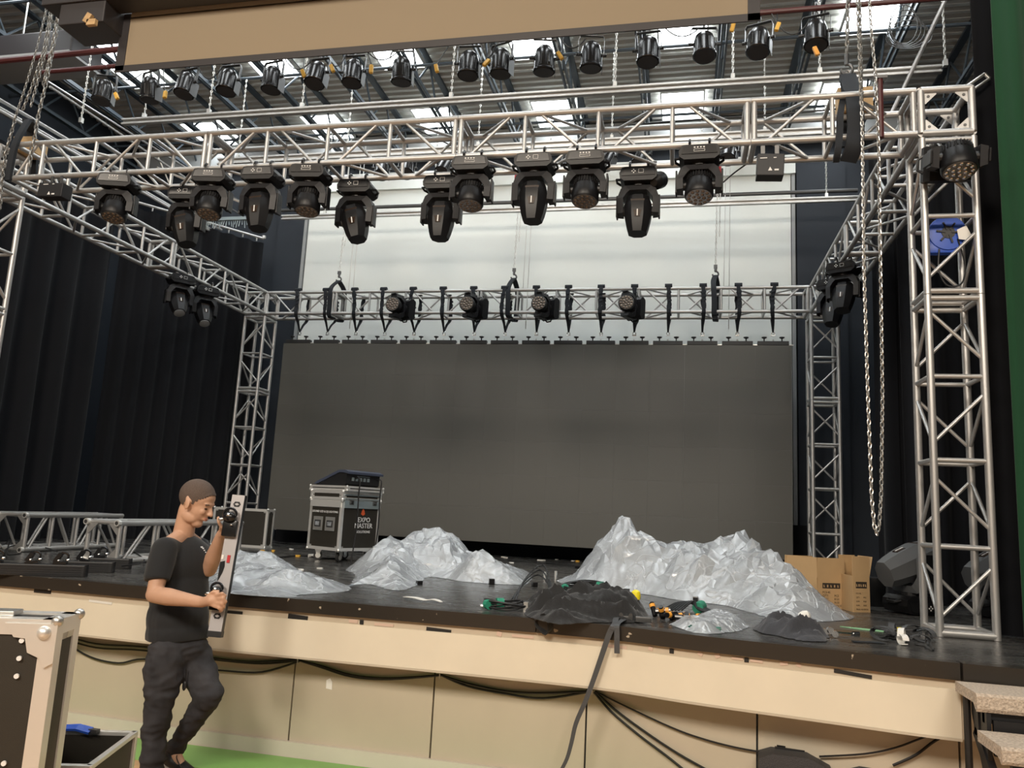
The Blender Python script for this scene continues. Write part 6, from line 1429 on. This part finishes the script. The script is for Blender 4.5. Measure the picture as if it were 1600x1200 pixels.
# the light bar he holds
b0 = Q(334.5, 994, 4.34); b1 = Q(373.5, 773, 4.43); ax = (b1 - b0).normalized(); L = (b1 - b0).length
hb = empty('light_bar', b0, label='pale backed light bar with two black clamps held upright by the man', cat='light bar')
wv = RT.copy(); wv = (wv - ax * wv.dot(ax)).normalized(); nv = ax.cross(wv); 
if nv.dot(FW) > 0: pass
XF = Matrix(((wv.x, nv.x, ax.x, 0), (wv.y, nv.y, ax.y, 0), (wv.z, nv.z, ax.z, 0), (0, 0, 0, 1)))
sg = 1 if nv.dot(CAM - b0) > 0 else -1      # side facing the hall
def hb_part(name, mk, fn, parent=None, smooth=False):
    mb = MB(); mb.xf = XF; fn(mb); return mb.build(name, mk, parent or hb, smooth)
hb_part('housing', 'plastic_dark', lambda m: m.box((0, -.022 * sg, L / 2), (.078, .045, L), bev=.004))
M['bar_back'] = mat('bar_back', (.42, .41, .42), .45, .2)
bp_ = hb_part('back_plate', 'bar_back', lambda m: m.box((0, .003 * sg, L / 2 + .012), (.078, .006, L - .03)))
hb_part('end_cap', 'black', lambda m: m.box((0, -.018 * sg, .012), (.084, .05, .036), bev=.003))
for z in (.115, L - .06):
    hb_part('diamond_mark', 'plastic_grey', lambda m: m.prism([(-.024, z), (-.014, z + .016), (.014, z + .016), (.024, z), (.014, z - .016), (-.014, z - .016)], .006 * sg, .0072 * sg, 'y'), bp_)
    hb_part('diamond_mark', 'bar_back', lambda m: m.prism([(-.014, z), (0, z + .008), (.014, z), (0, z - .008)], .0072 * sg, .008 * sg, 'y'), bp_)
hb_part('switch', 'red', lambda m: m.box((.008, .008 * sg, L * .535), (.018, .006, .045)), bp_)
hb_part('white_label', 'paper', lambda m: m.box((-.030, .008 * sg, L * .545), (.014, .004, .026)), bp_)
hb_part('dark_cover', 'plastic_dark', lambda m: m.prism([(-.039, L * .51), (-.012, L * .52), (-.008, L * .48), (-.014, L * .44), (-.026, L * .40), (-.037, L * .37)], .006 * sg, .009 * sg, 'y'), bp_)
for z, s_ in ((.245, 1), (L - .155, 1.15)):
    def cl(m, z=z, s_=s_):
        m.box((-.012, .022 * sg, z - .055), (.075 * s_, .035, .085 * s_), bev=.008); m.ell((-.018, .045 * sg, z + .012), (.036 * s_, .03, .028 * s_), n=14, m=10)
        m.tube([(-.018 + math.cos(q) * .034 * s_, .045 * sg, z + .03 + math.sin(q) * .03 * s_) for q in [-.3 + 3.9 * j / 10 for j in range(11)]], .008, 6)
    c_ = hb_part('clamp', 'black_gloss', cl, None, True)
    def kn(m, z=z, s_=s_):
        m.ell((-.020, .068 * sg, z + .022), (.013, .008, .012)); m.cap((-.075, .04 * sg, z - .008), (-.045, .045 * sg, z - .002), .011, .009)
        m.ell((.004, .056 * sg, z - .035), (.008, .005, .005))
    hb_part('wing_nut', 'chrome', kn, c_, True)
